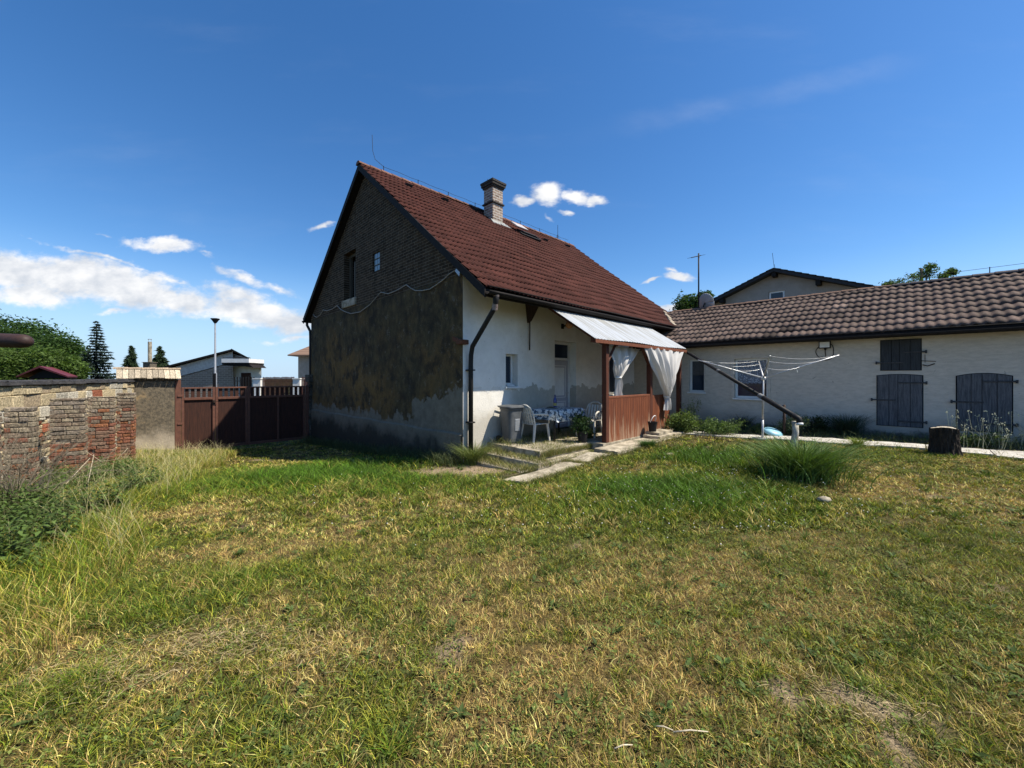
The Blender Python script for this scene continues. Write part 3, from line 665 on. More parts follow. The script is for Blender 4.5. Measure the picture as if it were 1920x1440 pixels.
mb = MB(); mb.tube([gab(x_, y_, .05) for x_, y_ in cab], .014, 5); mb.build('cable', simple('grey_cable', (.34,.31,.27), (.24,.21,.18), 30, .6), house, smooth=True)
mb = MB(); c = gab(860, 509, .05); mb.prism([c-U*.06-Zv*.12, c+U*.10+Zv*.02, c+Zv*.12, c-U*.1+Zv*.06], -V*.03); mb.build('metal_plate', MT['galv'], house)
# chimney
def roofhit(px, py):
    return hit(px, py, H(0, OV, EZ), nrm)
cc = roofhit(924, 418); s0, o0, _ = so(cc); 
mb = MB(); cw = .50; cs_, cu = s0, -o0
def cbox(m_, e, z0, z1): m_.box(cs_-e, cs_+cw+e, -(cu+cw+e), -(cu-e), z0, z1, fH)
cbox(mb, 0, cc[2]-.5, 8.02); cbox(mb, .0, 8.08, 8.62)
m, t, b = pm('chimney_brick', .9, .1); p = pos(t)
bvec = t.node('ShaderNodeCombineXYZ', ins={0: t.math('ADD', t.vmath('DOT_PRODUCT', p, tuple(V)), t.vmath('DOT_PRODUCT', p, tuple(U))), 1: t.node('ShaderNodeSeparateXYZ', ins={0: p}).outputs[2]}).outputs[0]
bk = t.node('ShaderNodeTexBrick', offset=.5, ins={'Vector': bvec, 'Color1': (.30,.21,.16,1), 'Color2': (.16,.11,.085,1), 'Mortar': (.46,.43,.38,1), 'Scale': 1.0, 'Mortar Size': .014, 'Brick Width': .25, 'Row Height': .095})
n1 = t.noise(p, 9, 6, .7); setc(t, b, t.mix(t.math('MULTIPLY', t.step(n1, .45, .7), .5), bk.outputs[0], (.40,.35,.29)), t.math('ADD', t.math('MULTIPLY', bk.outputs[1], -1.), n1), .7, .012); MT['chimbrick'] = m
ch = mb.build('chimney', MT['chimbrick'], house)
mb = MB(); cbox(mb, .04, 8.62, 8.69); cbox(mb, .08, 8.69, 8.78); cbox(mb, .10, 8.78, 8.86)
mb.tube([H(cs_+.1, -(cu+.4), 8.86), H(cs_+.1, -(cu+.4), 9.05)], .01, 5)
mb2 = MB(); cbox(mb2, .05, 8.02, 8.08); mb2.build('chimney_band', simple('sooty_band', (.06,.055,.05), (.03,.028,.026), 14, .95, .8, .02), ch, bevel=.012)
mb.build('chimney_cap', simple('sooty_cap', (.06,.055,.05), (.03,.028,.026), 14, .95, .8, .02), ch, bevel=.012)
mb = MB(); 
for (a0, a1, b0, b1) in ((cs_-.08, cs_+cw+.1, cu-.10, cu+.02),):
    mb.hexa([H(a0, -b0, roofz(b0)+.05), H(a1, -b0, roofz(b0)+.05), H(a1, -b1, roofz(b1)+.05), H(a0, -b1, roofz(b1)+.05), H(a0, -b0, roofz(b0)+.09), H(a1, -b0, roofz(b0)+.09), H(a1, -b1, roofz(b1)+.14), H(a0, -b1, roofz(b1)+.14)])
cbox(mb, .02, cc[2]-.1, cc[2]+.12)
q = roofhit(945, 426); mb.boxc(q+nrm*.07, V*.22, dwn*.16, nrm*.012)
mb.build('flashing', simple('zinc_flashing', (.30,.31,.30), (.2,.2,.19), 10, .5, metal=.3), ch)
# skylight hatch standing open, its upstand, roof vents
sk = MB(); q = roofhit(969, 436)
sk.boxc(q+nrm*.26-dwn*.02, V*.30, dwn*.22, nrm*.02); sk.build('skylight', simple('pale_hatch_lid', (.50,.44,.42), (.4,.36,.34), 8, .4), house, bevel=.01)
sk = MB(); q = roofhit(985, 442)
sk.boxc(q+nrm*.07, V*.52, dwn*.05, nrm*.07); sk.boxc(q+dwn*.34+nrm*.06, V*.5, dwn*.04, nrm*.06); sk.boxc(q+dwn*.17-V*.5+nrm*.06, V*.04, dwn*.2, nrm*.06); sk.boxc(q+dwn*.17+V*.5+nrm*.07, V*.04, dwn*.2, nrm*.07)
sk.boxc(q+dwn*.17+nrm*.04, V*.45, dwn*.13, nrm*.02); sk.build('skylight_frame', MT['black'], house, bevel=.008)
for x_, y_ in ((764, 351), (832, 377), (1020, 452), (1062, 463), (891, 396), (900, 397)):
    v0 = MB(); q = roofhit(x_, y_); v0.hexa([q-V*.12+dwn*.12, q+V*.12+dwn*.12, q+V*.1-dwn*.14, q-V*.1-dwn*.14, q-V*.10+dwn*.10+nrm*.14, q+V*.10+dwn*.10+nrm*.14, q+V*.1-dwn*.12+nrm*.05, q-V*.1-dwn*.12+nrm*.05])
    v0.build('roof_vent', MT['black'], house, bevel=.01)
# pale mortar at the foot of the far verge
mb = MB()
for i in range(14):
    q = roofhit(1245+1.25*i, 588+1.8*i)+nrm*.05; mb.boxc(q, V*random.uniform(.05, .1), dwn*random.uniform(.06, .12), nrm*random.uniform(.02, .05))
mb.build('verge_mortar', MT['mortar'], house, bevel=.015)
# door
mb = MB(); D0, D1, DZ0, DZ1 = DOOR
mb.box(D0, D0+.07, -.30, -.22, DZ0, DZ1, fH).box(D1-.07, D1, -.30, -.22, DZ0, DZ1, fH).box(D0+.07, D1-.07, -.30, -.22, DZ1-.07, DZ1, fH).box(D0+.07, D1-.07, -.30, -.22, 2.10, 2.17, fH).box(D0, D1, -.4, -.05, DZ0-.06, DZ0, fH)
dr = mb.build('door_frame', MT['whiteframe'], house, bevel=.006)
mb = MB(); mb.box(D0+.075, D1-.075, -.285, -.235, DZ0+.005, 2.095, fH)
leaf = mb.build('door_leaf', MT['door'], house, bevel=.005)
mb = MB()
def mould(m_, a0, a1, z0, z1, y0, w=.022):
    m_.box(a0, a1, y0, y0+.012, z0, z0+w, fH).box(a0, a1, y0, y0+.012, z1-w, z1, fH).box(a0, a0+w, y0, y0+.012, z0+w, z1-w, fH).box(a1-w, a1, y0, y0+.012, z0+w, z1-w, fH)
mould(mb, D0+.20, D1-.20, 1.02, 1.95, -.235); mould(mb, D0+.20, D1-.20, .70, .92, -.235); mould(mb, D0+.20, D1-.20, .25, .62, -.235)
mb.box(D0+.26, D1-.26, -.235, -.228, 1.08, 1.89, fH); mb.box(D0+.26, D1-.26, -.235, -.228, .75, .87, fH)
mb.build('door_panel', MT['whiteframe'], leaf, bevel=.004)
mb = MB(); mb.box(D1-.155, D1-.115, -.235, -.222, 1.02, 1.26, fH); mb.tube([H(D1-.135, -.222, 1.16), H(D1-.135, -.18, 1.16), H(D1-.26, -.175, 1.16)], .012, 6); mb.build('handle', MT['alu'], leaf)
mb = MB(); mb.box(D0+.07, D1-.07, -.275, -.26, 2.17, DZ1-.07, fH); mb.build('transom_glass', MT['glass'], house)
# windows in house front
def window(parent, fr, a0, a1, z0, z1, dp, bars=(), fw=.06, sill=True, name='window', th=.06, sillout=.06, tilt=True):
    m_ = MB(); m_.box(a0, a0+fw, dp, dp+th, z0, z1, fr).box(a1-fw, a1, dp, dp+th, z0, z1, fr).box(a0+fw, a1-fw, dp, dp+th, z0, z0+fw, fr).box(a0+fw, a1-fw, dp, dp+th, z1-fw, z1, fr)
    for bx_ in bars: m_.box(bx_-fw*.6, bx_+fw*.6, dp+.002, dp+th+.002, z0+fw, z1-fw, fr)
    w_ = m_.build(name, MT['whiteframe'], parent, bevel=.005)
    m_ = MB(); m_.box(a0+fw*.7, a1-fw*.7, dp+th*.4, dp+th*.5, z0+fw*.7, z1-fw*.7, fr); m_.build('pane', MT['glass'], w_)
    if sill:
        m_ = MB(); m_.box(a0-.04, a1+.04, dp+th, sillout, z0-.05, z0-.004, fr); m_.build('sill', MT['white'], w_, bevel=.008)
    return w_
window(house, fH, SWIN[0], SWIN[1], SWIN[2], SWIN[3], -.26, fw=.05)
mb = MB(); mb.box(SWIN[0]+.02, SWIN[1]-.1, -.2, -.12, SWIN[2]+.004, SWIN[2]+.09, fH); mb.box(SWIN[0]+.1, SWIN[1]-.06, -.11, -.05, SWIN[2]+.004, SWIN[2]+.05, fH)
tag(mb.build('window_box', MT['white'], bevel=.01), 'small pale oblong box lying on the sill of the little front window', 'box')
window(house, fH, BWIN[0], BWIN[1], BWIN[2], BWIN[3], -.2, bars=((BWIN[0]+BWIN[1])/2,), fw=.07)
# gutter-side lamp by the door
mb = MB(); q = fac(1054, 612, .0); s_ = so(q)[0]; z_ = q[2]
lamp = thing('wall_lamp', H(s_, 0, z_), 'round orange glass globe lamp on a short bracket above the house door', 'lamp')
mb.box(s_-.05, s_+.05, 0.003, .03, z_-.07, z_+.07, fH); mb.tube([H(s_, .03, z_), H(s_, .13, z_+.01), H(s_, .17, z_+.02)], .022, 8); mb.build('bracket', MT['black'], lamp, bevel=.004)
m, t, b = pm('amber_globe', .25, .5); setc(t, b, (.55, .26, .11)); mb = MB(); mb.sphere(H(s_, .25, z_+.02), .105, 20); mb.build('globe', m, lamp, smooth=True)

# ================================================================ TERRACE, STEPS, SLABS
TZ = .10
def rough_slab(mb, c4, z1, z0, n=10, amp=.012):
    """slab with uneven top; c4 = four (x, y) corners"""
    c4 = [np.array(c, float) for c in c4]
    def tp(i, j):
        p = (c4[0]*(1-i)+c4[1]*i)*(1-j)+(c4[3]*(1-i)+c4[2]*i)*j
        e = 1 if 0 < i < 1 and 0 < j < 1 else -.6
        zt = z1(p[0], p[1]) if callable(z1) else z1
        return P(p[0]+random.uniform(-1, 1)*amp*.6, p[1]+random.uniform(-1, 1)*amp*.6, zt+random.uniform(-1, 1)*amp*.35+e*amp*.3)
    mb.grid(n, n, tp)
    b0 = len(mb.v)-(n+1)**2; N1 = n+1
    rim = [b0+i for i in range(n)]+[b0+n+j*N1 for j in range(n)]+[b0+n*N1+n-i for i in range(n)]+[b0+(n-j)*N1 for j in range(n)]
    base = len(mb.v); mb.v += [(mb.v[i][0], mb.v[i][1], z0) for i in rim]; mb.c += [mb.col]*len(rim)
    m_ = len(rim); mb.f += [(rim[i], rim[(i+1) % m_], base+(i+1) % m_, base+i) for i in range(m_)]
def hs2(s, o): return H(s, o, 0)[:2]
ter = thing('terrace', H(2.4, .9, -.3), 'cracked concrete terrace with low crumbling steps along the house front', 'terrace')
m1 = MB(); rough_slab(m1, [hs2(.70, .005), hs2(.70, 1.62), hs2(2.4, 1.66), hs2(2.4, .005)], TZ, -.5, 14)
rough_slab(m1, [hs2(2.42, .005), hs2(2.42, 2.02), hs2(7.3, 2.02), hs2(7.3, .005)], TZ+.004, -.5, 20); m1.build('top_slab', MT['concrete'], ter)
m1 = MB(); rough_slab(m1, [hs2(.34, .005), hs2(.34, 1.9), hs2(.695, 1.9), hs2(.695, .005)], -.055, -.6, 8); rough_slab(m1, [hs2(.70, 1.64), hs2(.70, 1.92), hs2(2.38, 1.95), hs2(2.38, 1.67)], -.058, -.6, 9); m1.build('middle_step', MT['concrete'], ter)
m1 = MB(); rough_slab(m1, [hs2(.02, .3), hs2(.02, 1.75), hs2(.335, 1.82), hs2(.335, .3)], -.185, -.6, 8); m1.build('bottom_step', MT['concrete'], ter)
m1 = MB(); [rough_slab(m1, [hs2(a0, 1.95+e), hs2(a0+.06, 2.5-e), hs2(a1, 2.52+e), hs2(a1-.05, 1.98)], lambda x, y, k=k: gz(x, y)+.03+k, -.6, 9, .03) for a0, a1, e, k in ((-.62, 1.07, .0, .0), (1.09, 1.92, .03, .012))]
tag(m1.build('garden_path', MT['concrete']), 'broken concrete slab path running from the lawn up beside the terrace steps', kind='structure')
m1 = MB(); rough_slab(m1, [hs2(2.0, 1.98+.08), hs2(2.0, 2.62), hs2(5.3, 2.75), hs2(5.3, 2.05)], lambda x, y: max(gz(x, y)+.03, .06), -.4, 14, .016)
tag(m1.build('pavement', MT['concrete']), 'pale concrete slabs laid in front of the covered porch', kind='structure')
# stacked slabs as steps below the porch entrance
st_ = thing('slab_steps', H(4.6, 2.3, .05), 'short stack of grey stone slabs forming steps by the porch rail', 'steps')
for i, (a, b_, c, d, z) in enumerate(((4.15, 5.15, 2.10, 2.55, .14), (4.3, 5.1, 2.08, 2.45, .21), (4.9, 5.5, 2.2, 2.6, .13))):
    m1 = MB(); rough_slab(m1, [hs2(a, c), hs2(a, d), hs2(b_, d), hs2(b_, c)], z, z-.06, 5, .01); m1.build('slab', MT['concrete'], st_)
# path in front of the shed
def fS(t_, d, z): return H(SW-d, t_, z)
m1 = MB(); 
pth = lambda x, y: gz(x, y)+.035
for i in range(14):
    a = 2.2+i*.82; rough_slab(m1, [fS(a, 1.42, 0)[:2], fS(a+.80, 1.42, 0)[:2], fS(a+.80, 2.12+random.uniform(-.05, .05), 0)[:2], fS(a, 2.12+random.uniform(-.05, .05), 0)[:2]], pth, -.4, 5, .014)
tag(m1.build('shed_path', simple('pale_concrete', (.56,.53,.48), (.36,.33,.28), 5, .92, .6, .01)), 'pale concrete slab path running along the shed', kind='structure')
m1 = MB(); m1.grid(60, 8, lambda i, j: (lambda q: P(q[0], q[1], gz(q[0], q[1])+.012+random.uniform(0, .03)))(fS(.3+i*13, .0+j*1.42, 0)))
tag(m1.build('planting_bed', MT['soil'], smooth=True), 'dark soil bed between the shed wall and the path', kind='structure')

# ================================================================ PORCH
pc = thing('porch', H(4.6, 1.2, TZ), 'lean-to porch with pale corrugated roof, dark red posts and boarded rail', 'porch')
PO = 1.95; PS = (2.62, 4.80, 6.70)
def rz(o): return 3.30-(o-.80)*.646
n_ = 300
def sh_pt(i, j):
    s_ = 1.93+i*(6.86-1.93); o_ = .80+j*(2.12-.80); return H(s_, o_, rz(o_)+.014*abs(math.sin(math.pi*s_/.125))+.012*math.sin(s_*2.1)*j)
mb = MB(); mb.grid(n_, 5, sh_pt); mb.build('corrugated_roof', MT['sheet'], pc, solid=.004)
mb = MB()
for s_ in PS: mb.box(s_-.0, s_+.0, 0, 0, 0, 0, fH) if False else None
mb.box(2.10, 6.82, PO-.06, PO+.05, rz(PO)-.17, rz(PO)-.035, fH); mb.build('beam', MT['redpost'], pc, bevel=.006)
for i, s_ in enumerate(np.linspace(2.24, 6.78, 8)):
    mb = MB(); a, b_ = .05, 2.10
    mb.hexa([H(s_-.035, a, rz(a)-.14), H(s_+.035, a, rz(a)-.14), H(s_+.035, b_, rz(b_)-.13), H(s_-.035, b_, rz(b_)-.13), H(s_-.035, a, rz(a)-.03), H(s_+.035, a, rz(a)-.03), H(s_+.035, b_, rz(b_)-.02), H(s_-.035, b_, rz(b_)-.02)])
    mb.build('rafter', MT['redpost'], pc)
mb = MB(); mb.box(1.95, 6.86, 2.105, 2.13, rz(2.12)-.09, rz(2.12)-.012, fH); mb.build('fascia', MT['redwood'], pc, bevel=.004)
for s_ in PS:
    mb = MB(); mb.box(s_-.06, s_+.06, PO-.06, PO+.06, TZ+.004, rz(PO)-.17, fH); mb.build('post', MT['redpost'], pc, bevel=.008)
for s_, sg in ((PS[0], 1), (PS[1], -1), (PS[1], 1), (PS[2], -1)):
    mb = MB(); mb.tube([H(s_+sg*.06, PO, rz(PO)-.62), H(s_+sg*.42, PO, rz(PO)-.19)], .04, 4); mb.build('brace', MT['redpost'], pc)
def rail(a, b_, zt=1.16):
    m_ = MB(); m_.box(a, b_, PO-.07, PO+.05, zt-.05, zt, fH); m_.box(a, b_, PO-.02, PO+.03, zt-.13, zt-.052, fH); m_.build('top_rail', MT['redwood'], pc, bevel=.006)
    m_ = MB(); x_ = a+.002
    while x_ < b_-.04:
        w_ = min(.098, b_-x_); m_.box(x_+.003, x_+w_-.003, PO+.031+random.uniform(0, .003), PO+.052+random.uniform(0, .003), TZ+.01+random.uniform(0, .02) - .06, zt-.055, fH); x_ += w_
    m_.build('boarding', MT['board_red'], pc)
MT['board_red'] = wood('worn_red_boards', (.33,.095,.038), (.20,.045,.018), (18, 18, 1.0), .7, .5)
m, t, b = pm('worn_red_boards', .7, .3); p = pos(t); n1 = t.noise(t.vmath('MULTIPLY', p, (16, 16, 1.0)), 1, 6, .65); n2 = t.noise(p, 5, 5, .6)
z = t.node('ShaderNodeSeparateXYZ', ins={0: p}).outputs[2]
c = t.mix(t.step(n1, .35, .6), (.20,.062,.025), (.11,.032,.015)); c = t.mix(t.math('MULTIPLY', t.step(t.math('ADD', n1, t.math('MULTIPLY', t.math('SUBTRACT', .75, z), .28)), .58, .70), .65), c, (.38,.25,.16))
setc(t, b, c, n1, .3, .003); MT['board_red'] = m
rail(PS[0]+.06, PS[1]-.06); rail(PS[1]+.06, 5.95, 1.12)

# curtains
def curtain(sa, sb, st, zt, zbot, tail, name, label, seed, oo=2.02, side=0, sway=0.0):
    rnd = random.Random(seed); ztop = rz(PO)-.16
    ph = [rnd.uniform(0, 6.28) for _ in range(6)]
    def pt(i, j):
        z_ = ztop+(zbot-ztop)*j
        if z_ > zt:
            f = (ztop-z_)/(ztop-zt)                     # 0 top, 1 tie
            e = f**1.0
            L = sa+(st-.06-sa)*e; Rr = sb+(st+.06-sb)*(f**1.0)
            bulge = .10*math.sin(math.pi*f)
            amp = .028+.03*f
        else:
            f = (zt-z_)/(zt-zbot+1e-6); L = st-.05-tail*f+sway*f; Rr = st+.05+tail*f+sway*f; bulge = .03*math.sin(math.pi*f); amp = .05
        s_ = L+(Rr-L)*i
        w_ = (sb-sa)
        fold = math.sin(i*w_*15+ph[0]+.6*math.sin(j*3+ph[1]))+.5*math.sin(i*w_*31+ph[2]+j*2)+.45*math.sin(i*w_*7.3+ph[3]+2.2*math.sin(j*4+ph[4]))+.25*math.sin(j*19+i*w_*9+ph[5])
        sag = .05*abs(math.sin(i*math.pi*7))*(1-j)**3 if z_ > zt else 0
        return H(s_, oo+amp*fold+bulge*math.sin(math.pi*i), z_-sag*.8)
    m_ = MB(); m_.grid(90, 60, pt)
    o_ = m_.build(name, MT['curtain'], smooth=True); tag(o_, label, 'curtain', 'porch curtains')
    return o_
c1 = curtain(2.88, 4.56, 3.42, 1.60, 1.12, .10, 'curtain', 'dusty white porch curtain tied at mid height behind the boarded rail', 3, 1.93-.12)
c2 = curtain(4.18, 6.64, 5.50, 1.06, .70, .14, 'curtain', 'sunlit white porch curtain knotted low, hanging outside the right rail', 5, 2.12)
for (st, zt, par) in ((3.42, 1.60, c1), (5.50, 1.06, c2)):
    mb = MB(); q = H(st, 1.93-.12 if par is c1 else 2.12, zt); mb.lathe(q-Zv*.025, [(.075, 0), (.085, .025), (.075, .05)], 14); mb.build('tie', MT['white'], par, smooth=True)

# ================================================================ THINGS ON THE TERRACE
def leg(m_, a, b_, w0, w1):
    a = np.array(a); b_ = np.array(b_); m_.hexa([b_+P(-w1,-w1,0), b_+P(w1,-w1,0), b_+P(w1,w1,0), b_+P(-w1,w1,0), a+P(-w0,-w0,0), a+P(w0,-w0,0), a+P(w0,w0,0), a+P(-w0,w0,0)])
def chair(loc, rz_, label):
    t_ = thing('garden_chair', loc, label, 'chair', 'pale plastic garden chairs', rz_)     # faces +x locally
    m_ = MB(); m_.grid(8, 8, lambda i, j: P(-.21+.43*i, (-.21-.02*i)+(.42+.04*i)*j, .42+.012*i-.014*math.sin(math.pi*j)+(.012 if i == 0 else 0)-(.03 if i == 1 else 0))); m_.build('seat', MT['chair'], t_, local=True, smooth=True, solid=.012)
    m_ = MB(); 
    def bk_(y, f):
        return P(-.20-.12*f-.02*(1-(y/.2)**2), y, .43+.40*f)
    for y in np.linspace(-.15, .15, 5):
        m_.hexa([bk_(y-.022,.0)-P(.008,0,0), bk_(y+.022,0)-P(.008,0,0), bk_(y+.022,0), bk_(y-.022,0), bk_(y-.025,.92)-P(.008,0,0), bk_(y+.025,.92)-P(.008,0,0), bk_(y+.025,.92), bk_(y-.025,.92)])
    m_.tube([P(-.20,-.215,.42), P(-.26,-.225,.66), P(-.31,-.18,.80), P(-.335,-.08,.86), P(-.34,0,.872), P(-.335,.08,.86), P(-.31,.18,.80), P(-.26,.225,.66), P(-.20,.215,.42)], .017, 8)
    m_.tube([P(-.225,-.2,.50), P(-.245,0,.50), P(-.225,.2,.50)], .014, 6); m_.build('backrest', MT['chair'], t_, local=True, smooth=False)
    for sg in (-1, 1):
        m_ = MB(); m_.tube([P(-.26, sg*.235, .66), P(-.05, sg*.275, .655), P(.14, sg*.275, .645), P(.21, sg*.262, .60), P(.225, sg*.245, .43)], [.02,.024,.024,.02,.018], 8); m_.build('armrest', MT['chair'], t_, local=True, smooth=True)
        m_ = MB(); leg(m_, (.20, sg*.215, .425), (.245, sg*.25, 0), .026, .017); m_.build('leg', MT['chair'], t_, local=True, bevel=.004)
        m_ = MB(); leg(m_, (-.19, sg*.2, .425), (-.27, sg*.235, 0), .026, .017); m_.build('leg', MT['chair'], t_, local=True, bevel=.004)
    return t_
yawV = math.atan2(V[1], V[0])
chair(H(1.62, .66, TZ), yawV+R(-4), 'pale plastic garden chair between the grey bin and the flowered table')
chair(H(3.12, 1.18, TZ), yawV+R(188), 'pale plastic garden chair on the right of the table, beside the porch post')
bt = thing('garden_table', H(2.34, .74, TZ), 'small garden table with thin dark legs under a flowered cloth', 'table', rz=yawV)
mb = MB(); mb.box(-.52, .52, -.36, .36, .71, .735); mb.build('tabletop', MT['white'], bt, local=True, bevel=.01)
for sx in (-1, 1):
    for sy in (-1, 1):
        mb = MB(); mb.tube([P(sx*.47, sy*.31, .71), P(sx*.49, sy*.33, 0)], .022, 8); mb.build('leg', MT['black'], bt, local=True, smooth=True)
def cloth_pt(i, j):
    # flat top with hanging skirts; i, j in 0..1 across 1.5 x 1.2 m of cloth
    X_ = -.78+1.56*i; Y_ = -.66+1.32*j; hx, hy = .54, .38
    ox = max(abs(X_)-hx, 0); oy = max(abs(Y_)-hy, 0); dr = max(ox, oy) if not (ox and oy) else math.hypot(ox, oy)*.92
    sx = math.copysign(1, X_); sy = math.copysign(1, Y_)
    x_ = min(abs(X_), hx+.012*min(ox*8, 1)); y_ = min(abs(Y_), hy+.012*min(oy*8, 1))
    if dr > 0:
        fl = .035*math.sin((X_*13+Y_*17)*1.3)*min(dr/.15, 1)+.03*dr
        if ox: x_ += fl+.02*(oy > 0)
        if oy: y_ += fl+.02*(ox > 0)
    return P(sx*x_, sy*y_, .742-dr)
mb = MB(); mb.grid(72, 60, cloth_pt); clo = mb.build('tablecloth', MT['cloth'], local=True, smooth=True); clo.location = tuple(H(2.34, .74, TZ)); clo.rotation_euler = (0, 0, yawV+.03)
tag(clo, 'blue and white flowered cloth draped over the garden table', 'tablecloth')
q = H(2.42, .62, TZ+.746); m, t, b = pm('blue_bottle_glass', .12, .6); setc(t, b, (.02, .035, .20))
bo = thing('bottle', q, 'dark blue glass bottle with a yellowish label standing on the flowered table', 'bottle')
mb = MB(); mb.lathe(q, [(.038,0),(.042,.01),(.042,.19),(.035,.225),(.017,.26),(.014,.31),(.017,.312),(.017,.325)], 18); mb.build('body', m, bo, smooth=True)
mb = MB(); mb.lathe(q+Zv*.045, [(.0432,0),(.0432,.075)], 18, caps=False); mb.build('paper_label', simple('label_paper', (.55,.42,.12), (.4,.3,.1), 30), bo, smooth=True)
q = H(2.06, .78, TZ+.746); tr_ = thing('plate', q, 'low dish of dark dried plants lying on the flowered table', 'dish')
mb = MB(); mb.lathe(q, [(.09,0),(.15,.012),(.17,.025),(.165,.027),(.14,.016)], 20); mb.build('dish', MT['galv'], tr_, smooth=True)
mb = MB()
for i in range(90):
    a = random.uniform(0, 6.28); r_ = random.uniform(0, .12); c = q+P(r_*math.cos(a), r_*math.sin(a), random.uniform(.012, .03)); d_ = P(*[random.uniform(-1, 1)*.04 for _ in range(2)], random.uniform(-.01, .035)); mb.tube([c, c+d_], [.008, .002], 4)
mb.build('dried_plants', simple('dark_dried_plants', (.05,.055,.03), (.12,.1,.05), 50), tr_)
# wheelie bin
bn = thing('dustbin', H(1.10, .40, TZ-.02), 'dark grey plastic dustbin with flat lid against the whitewashed front', 'dustbin', rz=yawV+R(-8))
mb = MB()
def ring(hw, hd, z, n=28, k=4.5):
    return [P(hw*math.copysign(abs(math.cos(a))**(2/k), math.cos(a)), hd*math.copysign(abs(math.sin(a))**(2/k), math.sin(a)), z) for a in [2*math.pi*i/n for i in range(n)]]
def loft(m_, rings):
    n = len(rings[0]); vs = [p_ for r_ in rings for p_ in r_]
    return m_.add(vs, [(i*n+k, i*n+(k+1) % n, (i+1)*n+(k+1) % n, (i+1)*n+k) for i in range(len(rings)-1) for k in range(n)]+[tuple(range(n))[::-1], tuple((len(rings)-1)*n+k for k in range(n))])
loft(mb, [ring(.17,.18,.03), ring(.18,.19,.06), ring(.205,.215,.78), ring(.225,.235,.785), ring(.225,.235,.82)]); mb.build('bin_body', MT['bin'], bn, local=True, smooth=False, bevel=.004)
mb = MB(); loft(mb, [ring(.24,.25,.825), ring(.25,.26,.835), ring(.245,.255,.86), ring(.19,.19,.885)]); mb.build('lid', MT['bin'], bn, local=True)
mb = MB(); mb.tube([P(-.17,.25,.83), P(-.17,.31,.85), P(.17,.31,.85), P(.17,.25,.83)], .014, 8); mb.build('handle', MT['bin'], bn, local=True)
for sx in (-1, 1):
    mb = MB(); mb.tube([P(sx*.2,.2,.09), P(sx*.24,.2,.09)], .09, 16); mb.build('wheel', MT['black'], bn, local=True)
mb = MB(); mb.box(-.05,.09,-.212,-.190,.30,.58); mb.build('moulded_panel', MT['galv'], bn, local=True, bevel=.01)
# dark pot beside the post and a black bucket by the slab steps
for (s_, o_, z_, r_, nm, lb, ct) in ((2.28, 1.55, TZ, .13, 'flower_pot', 'dark plant pot with a leafy plant at the foot of the first porch post', 'plant pot'), (4.42, 2.22, .215, .12, 'bucket', 'black bucket with a white rope handle standing on the stacked slabs', 'bucket')):
    q = H(s_, o_, z_); t_ = thing(nm, q, lb, ct)
    mb = MB(); mb.lathe(q, [(r_*.72,0),(r_*.98,r_*1.9),(r_*1.06,r_*1.92),(r_*1.06,r_*2.05),(r_*.95,r_*2.05),(r_*.7,.02)], 20); mb.build('body', MT['black'], t_, smooth=False)
    if nm == 'bucket':
        mb = MB(); pts = [q+V*(r_*1.1*math.cos(a))+Zv*(r_*2.0+.17*math.sin(a))-U*(.06*math.sin(a)) for a in np.linspace(0, math.pi, 12)]; mb.tube(pts, .009, 6); mb.build('handle', MT['white'], t_, smooth=True)
    else:
        mb = MB(); mb.lathe(q, [(.0,r_*1.7),(r_*.93,r_*1.72)], 16, caps=False); mb.build('compost', MT['soil'], t_)

# ================================================================ SHED
SEZ, SRZ, SRS = 2.67, 4.185, 10.28
shed = thing('shed', fS(6, -.2, -.1), 'long low whitewashed outbuilding with brown pantile roof and boarded openings', 'outbuilding')
def sp_(px, py): q = shd(px, py, 0); return float((q-H(SW, 0, 0))@(-U)), float(q[2])
def srect(x0, x1, y0, y1):
    a0, _ = sp_(x0, 700); a1, _ = sp_(x1, 700); xm = (x0+x1)/2; return (a0, a1, sp_(xm, y1)[1], sp_(xm, y0)[1])
W1 = srect(1292, 1321, 674, 735); W2 = srect(1377, 1440, 672, 747); HT = srect(1652, 1727, 637, 694); LT = srect(1645, 1730, 702, 799); RT = srect(1794, 1898, 700, 809)
mb = MB(); TE = 15.0
openwall(mb, fS, .0, TE, -.6, 2.72, 0, -.38, [W1, W2])
mb.build('wall', MT['shedwall'], shed)
mb = MB()
mb.box(SW+.38, 13.2, TE-.35, TE, -.6, 2.6, fH); mb.box(12.85, 13.2, 0, TE-.35, -.6, 2.6, fH)
mb.prism([H(SW+.38, TE-.3, 2.6), H(13.2, TE-.3, 2.6), H(SRS, TE-.3, 4.05)], -U*.2 if False else U*.2); mb.build('wall', MT['shedwall'], shed)
sl = math.hypot(SRS-7.25, SRZ-SEZ); sdn = (H(7.25, 0, SEZ)-H(SRS, 0, SRZ))/sl; snr = np.cross(-U, sdn); snr = snr if snr[2] > 0 else -snr
SR = np.array([.112, .080, .065])
tiles(H(SRS, -.6, SRZ), -U, sdn, snr, TE+1.2, sl, .165, .377, .032, .030, SR, .15, .33, 'roof_slope', shed, phase=.3)
sdb = (H(13.4, 0, 2.62)-H(SRS, 0, SRZ)); slb = np.linalg.norm(sdb); sdb /= slb; snb = np.cross(-U, sdb); snb = snb if snb[2] > 0 else -snb
tiles(H(SRS, -.6, SRZ), -U, sdb, snb, TE+1.2, slb, .20, .377, .046, .034, SR, .12, .2, 'roof_slope', shed, phase=.3)
mb = MB(); mb.hexa([H(7.27, .0, SEZ-.12), H(SRS, .0, SRZ-.12), H(SRS, TE+.5, SRZ-.12), H(7.27, TE+.5, SEZ-.12), H(7.27, .0, SEZ-.03), H(SRS, .0, SRZ-.03), H(SRS, TE+.5, SRZ-.03), H(7.27, TE+.5, SEZ-.03)])
